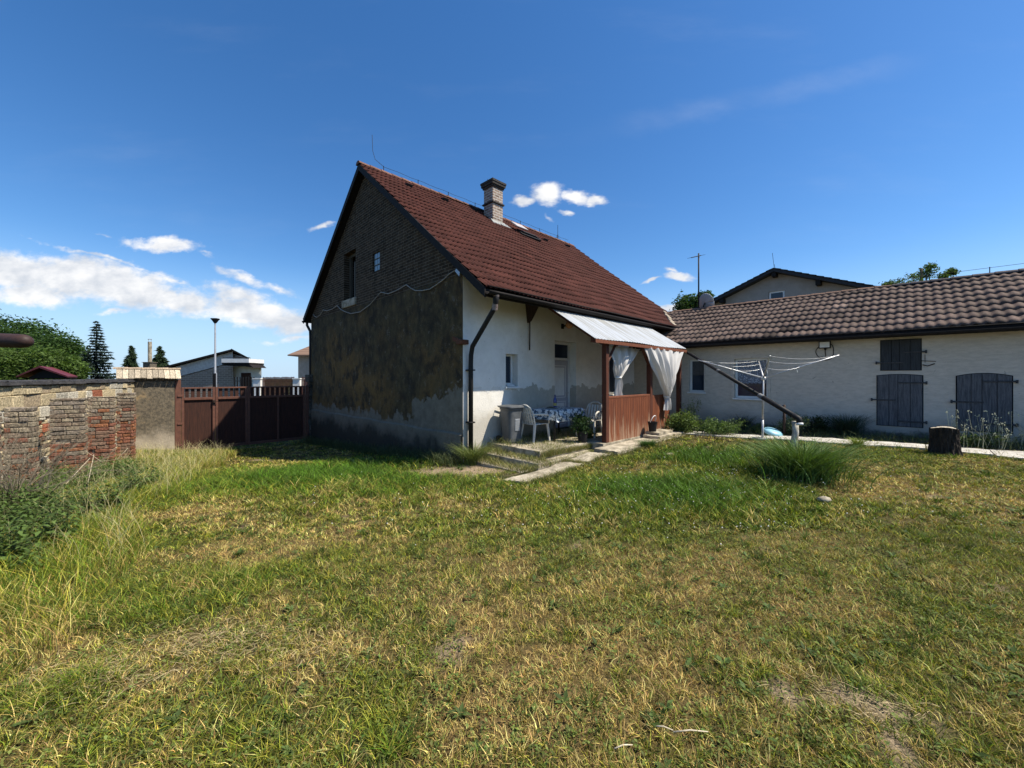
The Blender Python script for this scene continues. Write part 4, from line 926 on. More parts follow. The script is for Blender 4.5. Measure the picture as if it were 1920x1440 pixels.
mb.box(7.235, 7.26, 0, TE+.5, SEZ-.15, SEZ-.02, fH); mb.build('roof_boarding', MT['gutter'], shed)
gutter(lambda a, b_, c: H(7.25-.075-b_, a, SEZ-.03+c), .1, TE+.6, 'gutter', shed, .07)
mb = MB(); k = -.5
while k < TE+.5:
    mb.col = tuple(np.array([.15, .105, .09])*random.uniform(.75, 1.2)*(np.array([1.3, 1.15, .95]) if k < 6.5 else np.array([.75, .9, 1.0])))
    pts = [(.12*math.cos(math.pi*i/8), .085*math.sin(math.pi*i/8)) for i in range(9)]
    mb.add([H(SRS+x_, k, SRZ-.01+y_) for x_, y_ in pts]+[H(SRS+x_*.9, k+.39, SRZ-.015+y_*.9) for x_, y_ in pts], [(i, i+1, 10+i, 9+i) for i in range(8)]+[tuple(range(9)), tuple(range(9, 18))]); k += .37
mb.build('ridge_tile', MT['tile'], shed, color=True)
mb = MB(); mb.tube([H(SRS, a, SRZ+.19) for a in np.linspace(6.5, TE, 10)], .005, 5)
for a in np.arange(7.2, TE, 1.1): mb.tube([H(SRS, a, SRZ+.05), H(SRS, a, SRZ+.21)], .01, 5)
mb.build('lightning_conductor', MT['black'], shed)
def sfr(t_, d, z): return fS(t_, d, z)
window(shed, sfr, *W1, -.16, bars=(), fw=.055, sillout=.05)
w2 = window(shed, sfr, *W2, -.16, bars=(), fw=.06, sillout=.05)
# lace curtain behind the pane's face and surround
m, t, b = pm('lace', .9, .1); p = t.node('ShaderNodeTexCoord').outputs['Object']
vo = t.node('ShaderNodeTexVoronoi', ins={'Vector': p, 'Scale': 26.0}); setc(t, b, t.mix(t.step(vo.outputs[0], .25, .45), (.50,.54,.60), (.16,.18,.22)))
for (Wn, fr_) in ((W1, .45), (W2, .62)):
    a0, a1, z0, z1 = Wn; mb = MB()
    mb.grid(60, 8, lambda i, j: sfr(a0+.07+(a1-a0-.14)*i, -.118+.004*math.sin(i*40), (z1-.07)-(z1-z0-.14)*(fr_+.04*abs(math.sin(i*math.pi*7)))*j)); mb.build('lace_curtain', m if Wn is W2 else simple('lace_dim', (.12,.12,.12), (.05,.05,.05), 40), w2)
mb = MB(); a0, a1, z0, z1 = W2
mb.box(a0-.09, a0-.002, .002, .022, z0-.05, z1+.09, sfr).box(a1+.002, a1+.06, .002, .022, z0-.05, z1+.09, sfr).box(a0-.002, a1+.002, .002, .022, z1+.002, z1+.09, sfr); mb.build('surround', MT['shedwall'], w2)
def hatch(rc, label, name='shutter', arch=.04, bands=(), dark=1):
    a0, a1, z0, z1 = rc; W_ = a1-a0; sh = MB(); x_ = a0; ws = [.27, .20, .27, .26] if W_ < .9 else [.27, .13, .28, .32]; cuts = [0]
    for w_ in ws: cuts.append(cuts[-1]+w_/sum(ws))
    top_ = lambda x__: z1-arch*abs(2*(x__-a0)/W_-1)**2
    for c0_, c1_ in zip(cuts, cuts[1:]):
        xa, xb = a0+c0_*W_+.004, a0+c1_*W_-.004; dd = .022+random.uniform(0, .008)
        sh.hexa([sfr(xa, .003, z0), sfr(xb, .003, z0), sfr(xb, dd, z0), sfr(xa, dd, z0), sfr(xa, .003, top_(xa)), sfr(xb, .003, top_(xb)), sfr(xb, dd, top_(xb)), sfr(xa, dd, top_(xa))])
    fr_ = MB(); nn_ = 8; pts_ = [sfr(a0-.014, .0012, z0-.012), sfr(a1+.014, .0012, z0-.012)]+[sfr(a1+.014-(W_+.028)*i_/nn_, .0012, top_(min(max(a1-W_*i_/nn_, a0), a1))+.010) for i_ in range(nn_+1)]; fr_.prism(pts_, V*-.0016)  # thin black sheet showing round the shutter edge, standing in for a recess shadow
    o_ = sh.build(name, MT['shutter'] if dark == 1 else MT['shutterdark'], shed, bevel=.003); o_['label'] = label; fr_.build('rim_shadow_board', MT['dark'], o_)
    for (ba, bb, zf) in bands:
        z_ = z0+(z1-z0)*zf; m_ = MB(); xa, xb = a0+ba*W_, a0+bb*W_
        m_.box(xa, xb, .034, .044, z_-.016, z_+.016, sfr); pin = xb if bb > 1 else xa; m_.boxc(sfr(pin, .03, z_), -U*.016, V*.026, Zv*.035)
        m_.build('hinge_strap', MT['strap'], o_, bevel=.004)
    return o_
MT['strap'] = simple('weathered_iron_strap', (.075,.075,.078), (.035,.035,.036), 20, .8)
MT['shutterdark'] = wood('dark_old_board', (.045,.05,.055), (.025,.027,.03))
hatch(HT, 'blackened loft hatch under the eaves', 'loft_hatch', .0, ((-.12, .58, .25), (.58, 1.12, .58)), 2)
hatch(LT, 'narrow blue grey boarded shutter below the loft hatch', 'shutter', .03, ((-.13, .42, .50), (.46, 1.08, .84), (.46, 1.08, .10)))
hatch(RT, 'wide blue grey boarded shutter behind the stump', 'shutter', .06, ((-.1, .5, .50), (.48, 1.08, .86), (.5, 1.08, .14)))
fl = shd(1548, 647, .0); 
lp = thing('floodlight', fl, 'square floodlight with white reflector mounted under the shed eaves', 'floodlight')
mb = MB(); ta = float((fl-H(SW, 0, 0))@(-U)); z_ = fl[2]
mb.box(ta-.12, ta+.12, .09, .16, z_-.09, z_+.09, sfr); mb.box(ta-.02, ta+.02, .003, .09, z_-.13, z_+.03, sfr); mb.build('housing', MT['black'], lp, bevel=.006)
mb = MB(); mb.box(ta-.10, ta+.10, .161, .166, z_-.07, z_+.07, sfr); mb.build('lens', MT['white'], lp)
mb = MB(); mb.tube([sfr(ta+.0+.2*math.sin(a)*(.9+.1*math.sin(3*a)), .012, z_-.17-.22*math.cos(a)*1.0) for a in np.linspace(0, 6.28, 26)], .008, 5, caps=False)
mb.tube([sfr(ta, .05, z_-.09), sfr(ta, .03, z_-.22), sfr(ta+.02, .02, z_-.36), sfr(ta-.08, .012, z_-.3)], .01, 5); mb.build('cable_loop', MT['black'], lp, smooth=True)
mb = MB(); q = sp_(1737, 678)
mb.tube([sfr(q[0]-.02, .012, q[1]+.16), sfr(q[0]-.02, .012, q[1]-.02)], .006, 4); mb.tube([sfr(q[0]-.08, .012, q[1]+.02), sfr(q[0]+.15, .012, q[1]+.0)], .006, 4); mb.tube([sfr(q[0]-.06, .012, q[1]-.07), sfr(q[0]+.02, .02, q[1]-.1), sfr(q[0]+.13, .012, q[1]-.05)], .01, 4)
mb.build('hook', MT['rust'], shed)
# aerial mast and dish above the shed ridge
def sridge(px): r_ = (px-960)/740; q0 = H(SRS, 0, 0); t_ = (q0[0]-r_*q0[1])/(-( -U[0])+r_*(-U[1])); return t_
def ridge_at(px, z):  # point over the ridge line at a given direction
    r_ = (px-960)/740; q0 = H(SRS, 0, 0); d_ = -U; t_ = (r_*q0[1]-q0[0])/(d_[0]-r_*d_[1]); return H(SRS, t_, z)
am = ridge_at(1310, SRZ); k_ = am[1]; zz_ = lambda py: EYE+(708-py)*k_/740
an = thing('aerial', am, 'thin television aerial mast above the left end of the shed ridge', 'aerial')
mb = MB(); mb.tube([am-Zv*.3, P(am[0], am[1], zz_(475))], .028, 8); mb.build('mast', MT['black'], an, smooth=True)
mb = MB(); a = P(am[0]+.08, am[1], zz_(479)); b_ = P(am[0]-.55, am[1]-.6, zz_(492)+.0); mb.tube([a, b_], .018, 6)
for f in np.linspace(.12, 1, 9): c = a+(b_-a)*f; e = P(.12, -.11, .0)*(1.3-.4*f); mb.tube([c-e, c+e], .005, 4)
mb.build('antenna_boom', MT['black'], an)
dm = ridge_at(1326, SRZ); dk = dm[1]
dt = thing('satellite_dish', dm, 'grey satellite dish beside the aerial mast on the shed ridge', 'dish')
mb = MB(); cdn = P(dm[0], dm[1]+.15, EYE+(708-567)*dk/740); ax_ = P(.88, .40, .25); ax_ /= np.linalg.norm(ax_); e1 = np.cross(ax_, Zv); e1 /= np.linalg.norm(e1); e2 = np.cross(e1, ax_)
mb.grid(24, 6, lambda i, j: cdn+(e1*math.cos(6.2832*i)+e2*1.1*math.sin(6.2832*i))*.33*j+ax_*.07*j*j); mb.build('reflector', simple('dish_grey', (.42,.42,.41), (.33,.33,.32), 9), dt, smooth=True, solid=.012)
mb = MB(); mb.tube([cdn-ax_*.02, cdn-ax_*.1-Zv*.1, P(cdn[0], cdn[1], SRZ-.2)], .025, 8); mb.tube([cdn-e2*.3+ax_*.05, cdn+ax_*.4-e2*.1], .012, 6); mb.build('arm', MT['black'], dt)

# ================================================================ GATE
fGt = lambda q, p_, z: G(q, p_, z)
def gq(px): r_ = (px-960)/740; return (-7.96-15.64*r_)/(.7118-.7023*r_)
gt = thing('gate', G(2.0, 0, -.9), 'dark brown boarded driveway gate with pale gaps between upright slats along its top', 'gate')
ZT, ZB = 1.28, -.80
for qa, qb in ((4.12, 3.97), (.22, .10)):
    mb = MB(); mb.box(min(qa, qb), max(qa, qb), -.05, .06, ZB-.2, ZT+(.25 if qa > 4 else 0), fGt); mb.build('post', MT['gateframe'], gt, bevel=.006)
def leafg(q0, q1, lb=None, mid=None):
    a, b_ = sorted((q0, q1)); m_ = MB()
    m_.box(a, a+.07, 0, .05, ZB, ZT, fGt).box(b_-.07, b_, 0, .05, ZB, ZT, fGt).box(a+.07, b_-.07, 0, .05, ZB, ZB+.09, fGt).box(a+.07, b_-.07, 0, .05, .86, .94, fGt).box(a+.07, b_-.07, 0, .05, ZT-.05, ZT, fGt)
    if mid: m_.box(mid-.03, mid+.03, 0, .05, ZB+.09, .86, fGt)
    f_ = m_.build('gate_leaf', MT['gateframe'], gt, bevel=.005)
    m_ = MB(); x_ = a+.075
    while x_ < b_-.08:
        w_ = min(.1, b_-.072-x_); m_.box(x_, x_+w_-.002, -.02-random.uniform(0, .004), -.002-random.uniform(0, .004), ZB+.02, .90, fGt); x_ += w_
    m_.box(a+.004, b_-.004, -.034, -.026, ZB+.03, .885, fGt); m_.build('boarding', MT['gateboard'], f_)
    m_ = MB(); n = max(3, round((b_-a-.14)/.155)); st = (b_-a-.14)/n
    for i in range(n): c = a+.07+st*(i+.5); m_.box(c-st*.31, c+st*.31, -.02, -.002, .88, ZT-.02, fGt)
    m_.build('slat', MT['gateboard'], f_)
leafg(3.96, 3.075); leafg(3.065, 2.14); leafg(2.132, .24, mid=1.17)
mb = MB(); mb.box(3.08, 3.14, .051, .08, .70, .84, fGt); mb.tube([G(3.11, .08, .80), G(3.11, .12, .80), G(3.0, .125, .79)], .012, 6); mb.build('latch', MT['rust'], gt, bevel=.005)
for z_ in (1.0, .1, -.6): mb = MB(); mb.box(3.93, 4.06, .06, .085, z_-.03, z_+.03, fGt); mb.build('hinge', MT['gateframe'], gt, bevel=.005)

def blockwall(mb, fr, a0, a1, z0, z1, rows, blen, cols, depth=.06, jit=.012, skip=.02):
    """courses of separate uneven blocks; fr(a, out, z)"""
    z = z0
    while z < z1-.02:
        h_ = min(rows()*1.0, z1-z); x_ = a0-random.uniform(0, .15)
        while x_ < a1:
            L = blen(); xa, xb = max(x_, a0), min(x_+L-.010, a1); x_ += L
            if xb-xa < .03 or random.random() < skip: continue
            dd = random.uniform(-1, 1)*jit; j = lambda: random.uniform(-1, 1)*jit*.5
            mb.col = cols(z)
            ps = [(xa, -.05, z), (xb, -.05, z), (xb, depth+dd+j(), z+j()*.5), (xa, depth+dd+j(), z+j()*.5), (xa, -.05, z+h_-.010), (xb, -.05, z+h_-.010), (xb, depth+dd+j(), z+h_-.010+j()*.5), (xa, depth+dd+j(), z+h_-.010+j()*.5)]
            mb.hexa([fr(*p_) for p_ in ps])
        z += h_
def brickcol(z=0):
    k = random.random()
    base = (.31,.115,.062) if k < .45 else (.25,.17,.125) if k < .72 else (.30,.235,.16) if k < .9 else (.20,.075,.045)
    return tuple(np.array(base)*random.uniform(.7, 1.2))
def greybrick(z=0):
    k = random.random(); base = (.27,.21,.15) if k < .55 else (.34,.28,.20) if k < .8 else (.34,.12,.06)
    return tuple(np.array(base)*random.uniform(.7, 1.15))
def greyb(): return tuple(np.array(random.choice(((.27,.21,.15), (.25,.205,.16), (.33,.27,.19), (.22,.165,.12))))*random.uniform(.75, 1.15))
def redb(): return tuple(np.array(random.choice(((.28,.12,.075), (.31,.135,.07), (.24,.105,.07), (.27,.17,.12))))*random.uniform(.7, 1.15))
def stonecol(z=0):
    k = random.random(); base = (.60,.49,.31) if k < .55 else (.58,.53,.43) if k < .8 else (.42,.33,.22) if k < .95 else (.33,.12,.07)
    return tuple(np.array(base)*random.uniform(.75, 1.1))
# stone pillar at the right end of the gate
pr_ = thing('gate_pier', G(.0, .1, -.9), 'dark crumbling stone pier between the gate and the house gable', 'pier')
mb = MB(); z_ = -1.1
while z_ < 1.72:
    h_ = random.uniform(.09, .16); e = random.uniform(-.03, .03)+(.05 if z_ > 1.35 else 0); mb.col = tuple(np.array([.085,.075,.06])*random.uniform(.6, 1.4))
    mb.box(-.16-e*.3, .11+e, -.16-e, .16+e+random.uniform(-.02, .02), z_, z_+h_-.008, fGt); z_ += h_
mb.build('masonry', MT['block'], pr_, bevel=.02, color=True)

# ================================================================ RENDERED WALL WITH TILED CAP, LEFT OF THE GATE
wp = thing('boundary_wall', G(4.8, 0, -.9), 'grey rendered wall block with a little weathered tiled coping beside the gate', 'wall')
mb = MB(); mb.box(4.13, 5.40, -.42, .10, -1.4, 1.50, fGt); mb.build('wall_body', MT['pillar'], wp, bevel=.02)
mb = MB(); mb.box(4.06, 5.42, -.46, .13, 1.502, 1.58, fGt)
for i in range(6): mb.box(4.15+i*.23, 4.22+i*.23, .131, .17, 1.51, 1.57, fGt)
mb.build('eaves_course', simple('dark_eaves_brick', (.09,.07,.05), (.05,.04,.03), 18, .95), wp, bevel=.01)
mb = MB(); TW = (5.56-4.08)/11
for i in range(11):
    for sg in (1, -1):
        a = 3.98+i*TW; e = random.uniform(-.012, .012); mb.col = tuple(np.array([.50,.42,.31])*random.uniform(.55, 1.15))
        p0_, z0_, p1_, z1_ = (-.16+sg*.42, 1.57+e, -.16+sg*.02, 1.86)
        mb.hexa([G(a+.004, p0_, z0_), G(a+TW-.004, p0_, z0_), G(a+TW-.004, p1_, z1_), G(a+.004, p1_, z1_), G(a+.004, p0_, z0_+.025), G(a+TW-.004, p0_, z0_+.025), G(a+TW-.004, p1_, z1_+.025), G(a+.004, p1_, z1_+.025)])
mb.build('coping_tiles', MT['block'], wp, color=True, bevel=.006)
mb = MB()
for i in range(5):
    a = 3.96+i*.31; mb.col = tuple(np.array([.40,.31,.22])*random.uniform(.7, 1.1)); pts = [(.085*math.cos(math.pi*k/6), .06*math.sin(math.pi*k/6)) for k in range(7)]
    mb.add([G(a, -.16+x_, 1.865+y_) for x_, y_ in pts]+[G(a+.33, -.16+x_*.88, 1.86+y_*.88) for x_, y_ in pts], [(k, k+1, 8+k, 7+k) for k in range(6)]+[tuple(range(7)), tuple(range(7, 14))])
mb.build('coping_ridge', MT['block'], wp, color=True)

# ================================================================ RUINED BRICK AND STONE WALL
RW0 = P(-11.8, 11.85, 0); RA = P(.4995, -.866, 0); RN = P(.866, .4995, 0)
fR = lambda w, n, z: RW0+RA*w+RN*n+Zv*z
rw = thing('ruined_wall', fR(5, 0, -.4), 'crumbling stone and brick yard wall with broken piers and a dark metal capping', 'wall')
mb = MB(); mb.box(-.1, 12, -.45, .305, -1.3, 1.46, fR); mb.build('rubble_core', MT['mortar'], rw)
mb = MB(); rnd_ = random.uniform
fR2 = lambda w, n, z: fR(w, n+.30, z)
blockwall(mb, fR2, 0, 12, -.9, .85, lambda: .077, lambda: rnd_(.22, .30), lambda z: brickcol() if random.random() < .3 else stonecol(), .05, .02, .07)
blockwall(mb, fR2, 0, 12, .85, 1.46, lambda: rnd_(.17, .26), lambda: rnd_(.25, .6), stonecol, .045, .016, .04); mb.build('stone_courses', MT['block'], rw, bevel=.012, color=True)
mb = MB(); m_n = 40
mb.box(-.1, 12, -.52, .37, 1.495, 1.505, fR)
for i in range(24): a = i*.5; e = random.uniform(-.02, .02); mb.box(a, a+.49, .372+e*.3, .384+e*.3, 1.46+abs(e), 1.508, fR)
mb.box(-.1, 12, -.52, .36, 1.508, 1.54, fR)
for i in range(17): a = i*.72-.1; mb.box(a, a+.03, -.5, .37, 1.539, 1.552, fR)
mb.build('capping', simple('bitumen_capping', (.10,.095,.095), (.035,.033,.033), 7, .6, .4, .01), rw, bevel=.004)
# piers: frontal faces towards the house
for (xa, xb, dist, ztop, gr, dp_) in ((223, 250, 9.6, 1.24, .35, .16), (169, 211, 8.4, 1.21, .45, .15), (99, 156, 7.3, 1.23, .8, .16), (14, 62, 5.9, 1.17, .75, .15), (-70, -14, 5.0, 1.15, .5, .16)):
    pa = P((xa-960)/740*dist, dist, 0); pb = P((xb-960)/740*dist, dist, 0); c = pb-RW0; w_ = c@RA; n1_ = c@RN; ra_ = (xa-960)/740; hw = (pb[0]-ra_*pb[1])/(.866-.4995*ra_)
    zb_ = -.75
    fP = lambda a, o_, z, w_=w_, n1_=n1_: RW0+RA*(w_+o_)+RN*(n1_-a)+Zv*z           # a from outer edge inward, o_ towards the camera
    mb = MB(); mb.box(.02, hw, -dp_, -.02, zb_-.3, ztop-.03, fP); mb.col = (.5, .42, .3)
    lim = ztop-(.85 if gr > .5 else .58)
    cf = lambda z: (greyb() if z+random.gauss(0, .2) > lim else redb())
    mb2 = MB(); mb2.v, mb2.f, mb2.c = [], [], []
    blockwall(mb2, fP, 0, hw+.04, zb_, ztop, lambda: .077, lambda: random.choice((.15, .29, .29, .27)), cf, .014, .009, .02)
    mb2.c = mb2.c; 
    fQ = lambda a, o_, z, w_=w_, n1_=n1_: RW0+RA*(w_-a)+RN*(n1_+o_)+Zv*z            # yard side face
    blockwall(mb2, fQ, -.02, dp_, zb_, ztop, lambda: .077, lambda: random.choice((.15, .29, .29)), cf, .014, .009, .02)
    fI = lambda a, o_, z, w_=w_, n1_=n1_, hw=hw: RW0+RA*(w_-.0+o_)+RN*(n1_-a)+Zv*z
    blockwall(mb2, lambda a, o_, z: RW0+RA*(w_-a)+RN*(n1_-hw-.02-o_)+Zv*z, -.02, dp_, zb_, ztop, lambda: .077, lambda: random.choice((.15, .29)), cf, .014, .009, .03)
    pr__ = mb2.build('pier', MT['block'], rw, bevel=.010, color=True)
    mb.build('pier_core', MT['mortar'], pr__)

# ================================================================ BEYOND THE GATE
def bg(px, y, z): return P((px-960)/740*y, y, z)
def zat(py, y): return EYE+(708-py)*y/740
# modern house with mono-pitch roof and balcony
Y = 34.; mh = thing('modern_house', bg(400, Y, -1.2), 'modern house with grey brick base, white sloping band and dark roof, beyond the gate', 'house')
xl, xr = bg(250, Y, 0)[0], bg(437, Y, 0)[0]; zl, zr = zat(709, Y), zat(659, Y); kb = lambda py: zat(py, Y)
def slant(x): return zl+(zr-zl)*(x-xl)/(xr-xl)
mb = MB(); mb.prism([P(xl, Y, -1.3), P(xr, Y, -1.3), P(xr, Y, kb(680)), P(xl, Y, kb(730))], P(-6.1, 9, 0)); 
m, t, b = pm('grey_facing_brick', .9, .2); p = pos(t); bk = t.node('ShaderNodeTexBrick', ins={'Vector': t.node('ShaderNodeCombineXYZ', ins={0: t.node('ShaderNodeSeparateXYZ', ins={0: p}).outputs[0], 1: t.node('ShaderNodeSeparateXYZ', ins={0: p}).outputs[2]}).outputs[0], 'Color1': (.27,.22,.17,1), 'Color2': (.20,.16,.125,1), 'Mortar': (.38,.33,.28,1), 'Scale': 1., 'Mortar Size': .02, 'Brick Width': .45, 'Row Height': .16}); setc(t, b, bk.outputs[0])
mb.build('brick_wall', m, mh)
mb = MB(); mb.prism([P(xl, Y-.06, kb(729)), P(xr+.02, Y-.06, kb(679)), P(xr+.02, Y-.06, zr), P(xl, Y-.06, zl)], P(-6.1, 9, 0)); mb.build('white_band', simple('pale_roughcast', (.56,.54,.50), (.42,.40,.37), 5, .9), mh)
mb = MB(); mb.prism([P(xl-.3, Y-.4, zl+.0), P(xr+.12, Y-.4, zr+.01), P(xr+.12, Y-.4, zr+.17), P(xl-.3, Y-.4, zl+.15)], P(-6.5, 9.7, 0))
mb.prism([P(bg(412, Y, 0)[0], Y-.1, kb(664)), P(xr, Y-.1, kb(656.5)), P(xr, Y-.1, kb(654.5)), P(bg(412, Y, 0)[0], Y-.1, kb(662))], P(-4, 6, 0))
mb.prism([P(xr+.10, Y-.38, kb(654)), P(bg(467, Y-.38, 0)[0], Y-.38, kb(671.5)), P(bg(467, Y-.38, 0)[0], Y-.38, kb(674)), P(xr+.10, Y-.38, kb(657.5))], P(-5.4, 8, 0)); mb.build('roof', MT['gutter'], mh)
mb = MB(); mb.prism([P(xr-.9, Y+.6, -1.3), P(bg(482, Y, 0)[0], Y+.6, -1.3), P(bg(482, Y, 0)[0], Y+.6, kb(684)), P(bg(460, Y, 0)[0], Y+.6, kb(672)), P(xr-.9, Y+.6, kb(659.5))], P(-4.7, 7, 0)); mb.build('upper_wall', MT['white'], mh)
mb = MB(); x0_, x1_ = bg(437.6, Y, 0)[0], bg(487, Y, 0)[0]; mb.box(x0_, x1_, Y-1.4, Y-1.28, kb(681), kb(674)); mb.box(x1_-.12, x1_, Y-1.28, Y+.59, kb(681), kb(674)); mb.build('balcony_parapet', MT['white'], mh)
mb = MB(); mb.box(x0_, x1_, Y-1.35, Y+.59, kb(684), kb(681.2)); mb.prism([P(x0_, Y-1.3, kb(684.2)), P(x1_, Y-1.3, kb(684.2)), P(bg(493, Y, 0)[0], Y-1.3, kb(690)), P(bg(480, Y, 0)[0], Y-1.3, kb(688)), P(x0_, Y-1.3, kb(686))], P(0, 1.8, 0)); mb.tube([P(x0_, Y-1.25, kb(675)), P(x0_, Y-1.25, kb(671.5)), P(x1_, Y-1.25, kb(671.5)), P(x1_, Y-1.25, kb(675))], .02, 4); mb.build('balcony_slab', MT['gutter'], mh)
mb = MB(); mb.box(bg(444, Y, 0)[0], bg(462, Y, 0)[0], Y+.52, Y+.59, -1.1, kb(699)); mb.build('door', MT['gateboard'], mh)
# fence with white piers and dark pickets
Y = 24.; fn = thing('street_fence', bg(520, Y, -1.2), 'white walled street fence with dark wooden pickets between white piers', 'fence')
kb = lambda py: zat(py, Y)
mb = MB(); mb.box(bg(430, Y, 0)[0], bg(700, Y, 0)[0], Y, Y+.2, -1.3, kb(745)); mb.build('base_wall', simple('white_stone_base', (.62,.60,.57), (.42,.40,.37), 4, .9), fn)
for a, b_ in ((477, 490.5), (551, 564), (625, 638)):
    mb = MB(); mb.box(bg(a, Y, 0)[0], bg(b_, Y, 0)[0], Y-.12, Y+.32, -1.3, kb(711)); mb.box(bg(a-1, Y, 0)[0], bg(b_+1, Y, 0)[0], Y-.16, Y+.36, kb(710.9), kb(709)); mb.build('pier', MT['white'], fn)
for x0_, x1_, top__, st in ((491, 550.5, 707, 2.3), (564.5, 624, 707, 2.3), (437, 476.5, 706.5, 5.2)):
    mb = MB(); x_ = x0_+.5; rr = st*.42 if st < 3 else 1.2
    while x_ < x1_-1: mb.box(bg(x_, Y, 0)[0], bg(x_+rr*1.5, Y, 0)[0], Y+.06, Y+.09, kb(744), kb(top__+random.uniform(-.6, .6))); x_ += st
    for py in (714, 737): mb.box(bg(x0_, Y, 0)[0], bg(x1_, Y, 0)[0], Y+.1, Y+.14, kb(py+1), kb(py))
    mb.build('picket_panel', simple('dark_picket', (.10,.035,.025), (.05,.02,.015), 9, .8) if st < 3 else MT['black'], fn)
# far low house with hipped brown roof, behind the farmhouse corner
Y = 38.; hh = thing('hipped_house', bg(600, Y, -1.2), 'pale house with brown hipped tile roof showing behind the left farmhouse corner', 'house')
kb = lambda py: zat(py, Y); x0_, x1_ = bg(559, Y, 0)[0], bg(760, Y, 0)[0]
mb = MB(); mb.box(x0_, x1_, Y, Y+9, -1.3, kb(668)); mb.build('wall', simple('grey_plaster', (.30,.29,.27), (.24,.23,.21), 3, .9), hh)
ex, ey = bg(539, Y-.8, 0)[0], Y-.8; rx_ = bg(640, Y, 0)[0]
mb = MB(); mb.add([P(ex, ey, kb(666)), P(x1_+.8, ey, kb(666)), P(x1_+.8, Y+9.8, kb(666)), P(ex, Y+9.8, kb(666)), P(rx_, Y+4.5, kb(600)), P(x1_-3, Y+4.5, kb(600)), P(ex, ey, kb(668)), P(x1_+.8, ey, kb(668)), P(x1_+.8, Y+9.8, kb(668)), P(ex, Y+9.8, kb(668))], [(0,1,5,4),(1,2,5),(2,3,4,5),(3,0,4),(6,7,8,9),(0,1,7,6),(1,2,8,7),(2,3,9,8),(3,0,6,9)])
m, t, b = pm('brown_flat_tile', .8, .2); p = pos(t); z = t.node('ShaderNodeSeparateXYZ', ins={0: p}).outputs[2]
wv = t.math('FRACT', t.math('MULTIPLY', z, 4.2)); setc(t, b, t.mix(t.step(wv, .0, .25), (.08,.05,.035), (.21,.135,.095)), wv, .5, .03); mb.build('roof', m, hh)
# street lamp
Y = 26.; kb = lambda py: zat(py, Y); sl_ = thing('street_lamp', bg(403.5, Y, -1.2), 'slender grey street lamp with flat head rising beyond the gate', 'street lamp')
mb = MB(); c = bg(403.5, Y, 0); mb.tube([P(c[0], Y, -1.3), P(c[0], Y, kb(700)), P(c[0], Y, kb(699)), P(c[0], Y, kb(601))], [.10, .10, .062, .045], 12); mb.build('pole', simple('lamp_pole_grey', (.20,.22,.25), (.15,.16,.18), 5, .5), sl_, smooth=True)
mb = MB(); mb.box(c[0]-.09, c[0]+.09, Y-.1, Y-.03, -.2, kb(700)); mb.build('hatch', MT['black'], sl_)
mb = MB(); loft(mb, [[P(c[0]+x_*w_, Y+y_*d_, z_) for x_, y_ in ((-1,-1),(1,-1),(1,1),(-1,1))] for w_, d_, z_ in ((.05,.05,kb(606)), (.16,.12,kb(600)), (.20,.16,kb(598.5)), (.19,.15,kb(597)))]); mb.build('lamp_head', MT['black'], sl_)
# garden pavilion with dark red roof
Y = 24.; kb = lambda py: zat(py, Y); gz_ = thing('pavilion', bg(80, Y, -1), 'small garden pavilion with a dark red pitched roof behind the ruined wall', 'pavilion')
ap, l_p, r_p = bg(73, Y, kb(686)), bg(30, Y, kb(705)), bg(126, Y, kb(705))
mb = MB(); mb.prism([l_p, ap, r_p, r_p-Zv*.08, ap-Zv*.12, l_p-Zv*.08], P(-3.0, 3.3, 0)); mb.build('roof', simple('maroon_roof', (.15,.022,.024), (.10,.018,.02), 5, .5), gz_)
mb = MB(); mb.prism([l_p+P(.3,.3,-.15), ap+P(0,.3,-.2), r_p+P(-.3,.3,-.15)], P(-2.6, 2.9, 0)); mb.build('gable_boards', MT['dark'], gz_)
for dx_, dyy in ((.5, .4), (2.6, .4), (-1.8, 2.9), (.3, 2.9)): mb = MB(); a = l_p+P(dx_, dyy, 0); mb.box(a[0]-.06, a[0]+.06, a[1]-.06, a[1]+.06, -1.2, a[2]-.1); mb.build('post', MT['bark'], gz_)
# rusty tank end seen over the wall at the far left
Y = 14.; kb = lambda py: zat(py, Y); tk = thing('rusty_tank', bg(-60, Y, -.8), 'rust brown horizontal tank raised behind the ruined wall at the left', 'tank')
mb = MB(); a = bg(57, Y, kb(640)); r_ = .25; pts = [a+P(-x_, .05*x_, .035*x_) for x_ in (0, .03, .1, .22, .4, 2, 4.2)]; mb.tube(pts, [.03, .12, .19, .235, .25, .25, .25], 18); mb.build('drum', simple('brown_rust', (.055,.028,.022), (.032,.018,.015), 6, .6), tk, smooth=True)
for x_ in (1.6, 3.6): mb = MB(); mb.tube([a+P(-x_, 0, -.15), P(a[0]-x_, a[1], -1.4)], .06, 8); mb.build('leg', MT['rust'], tk)
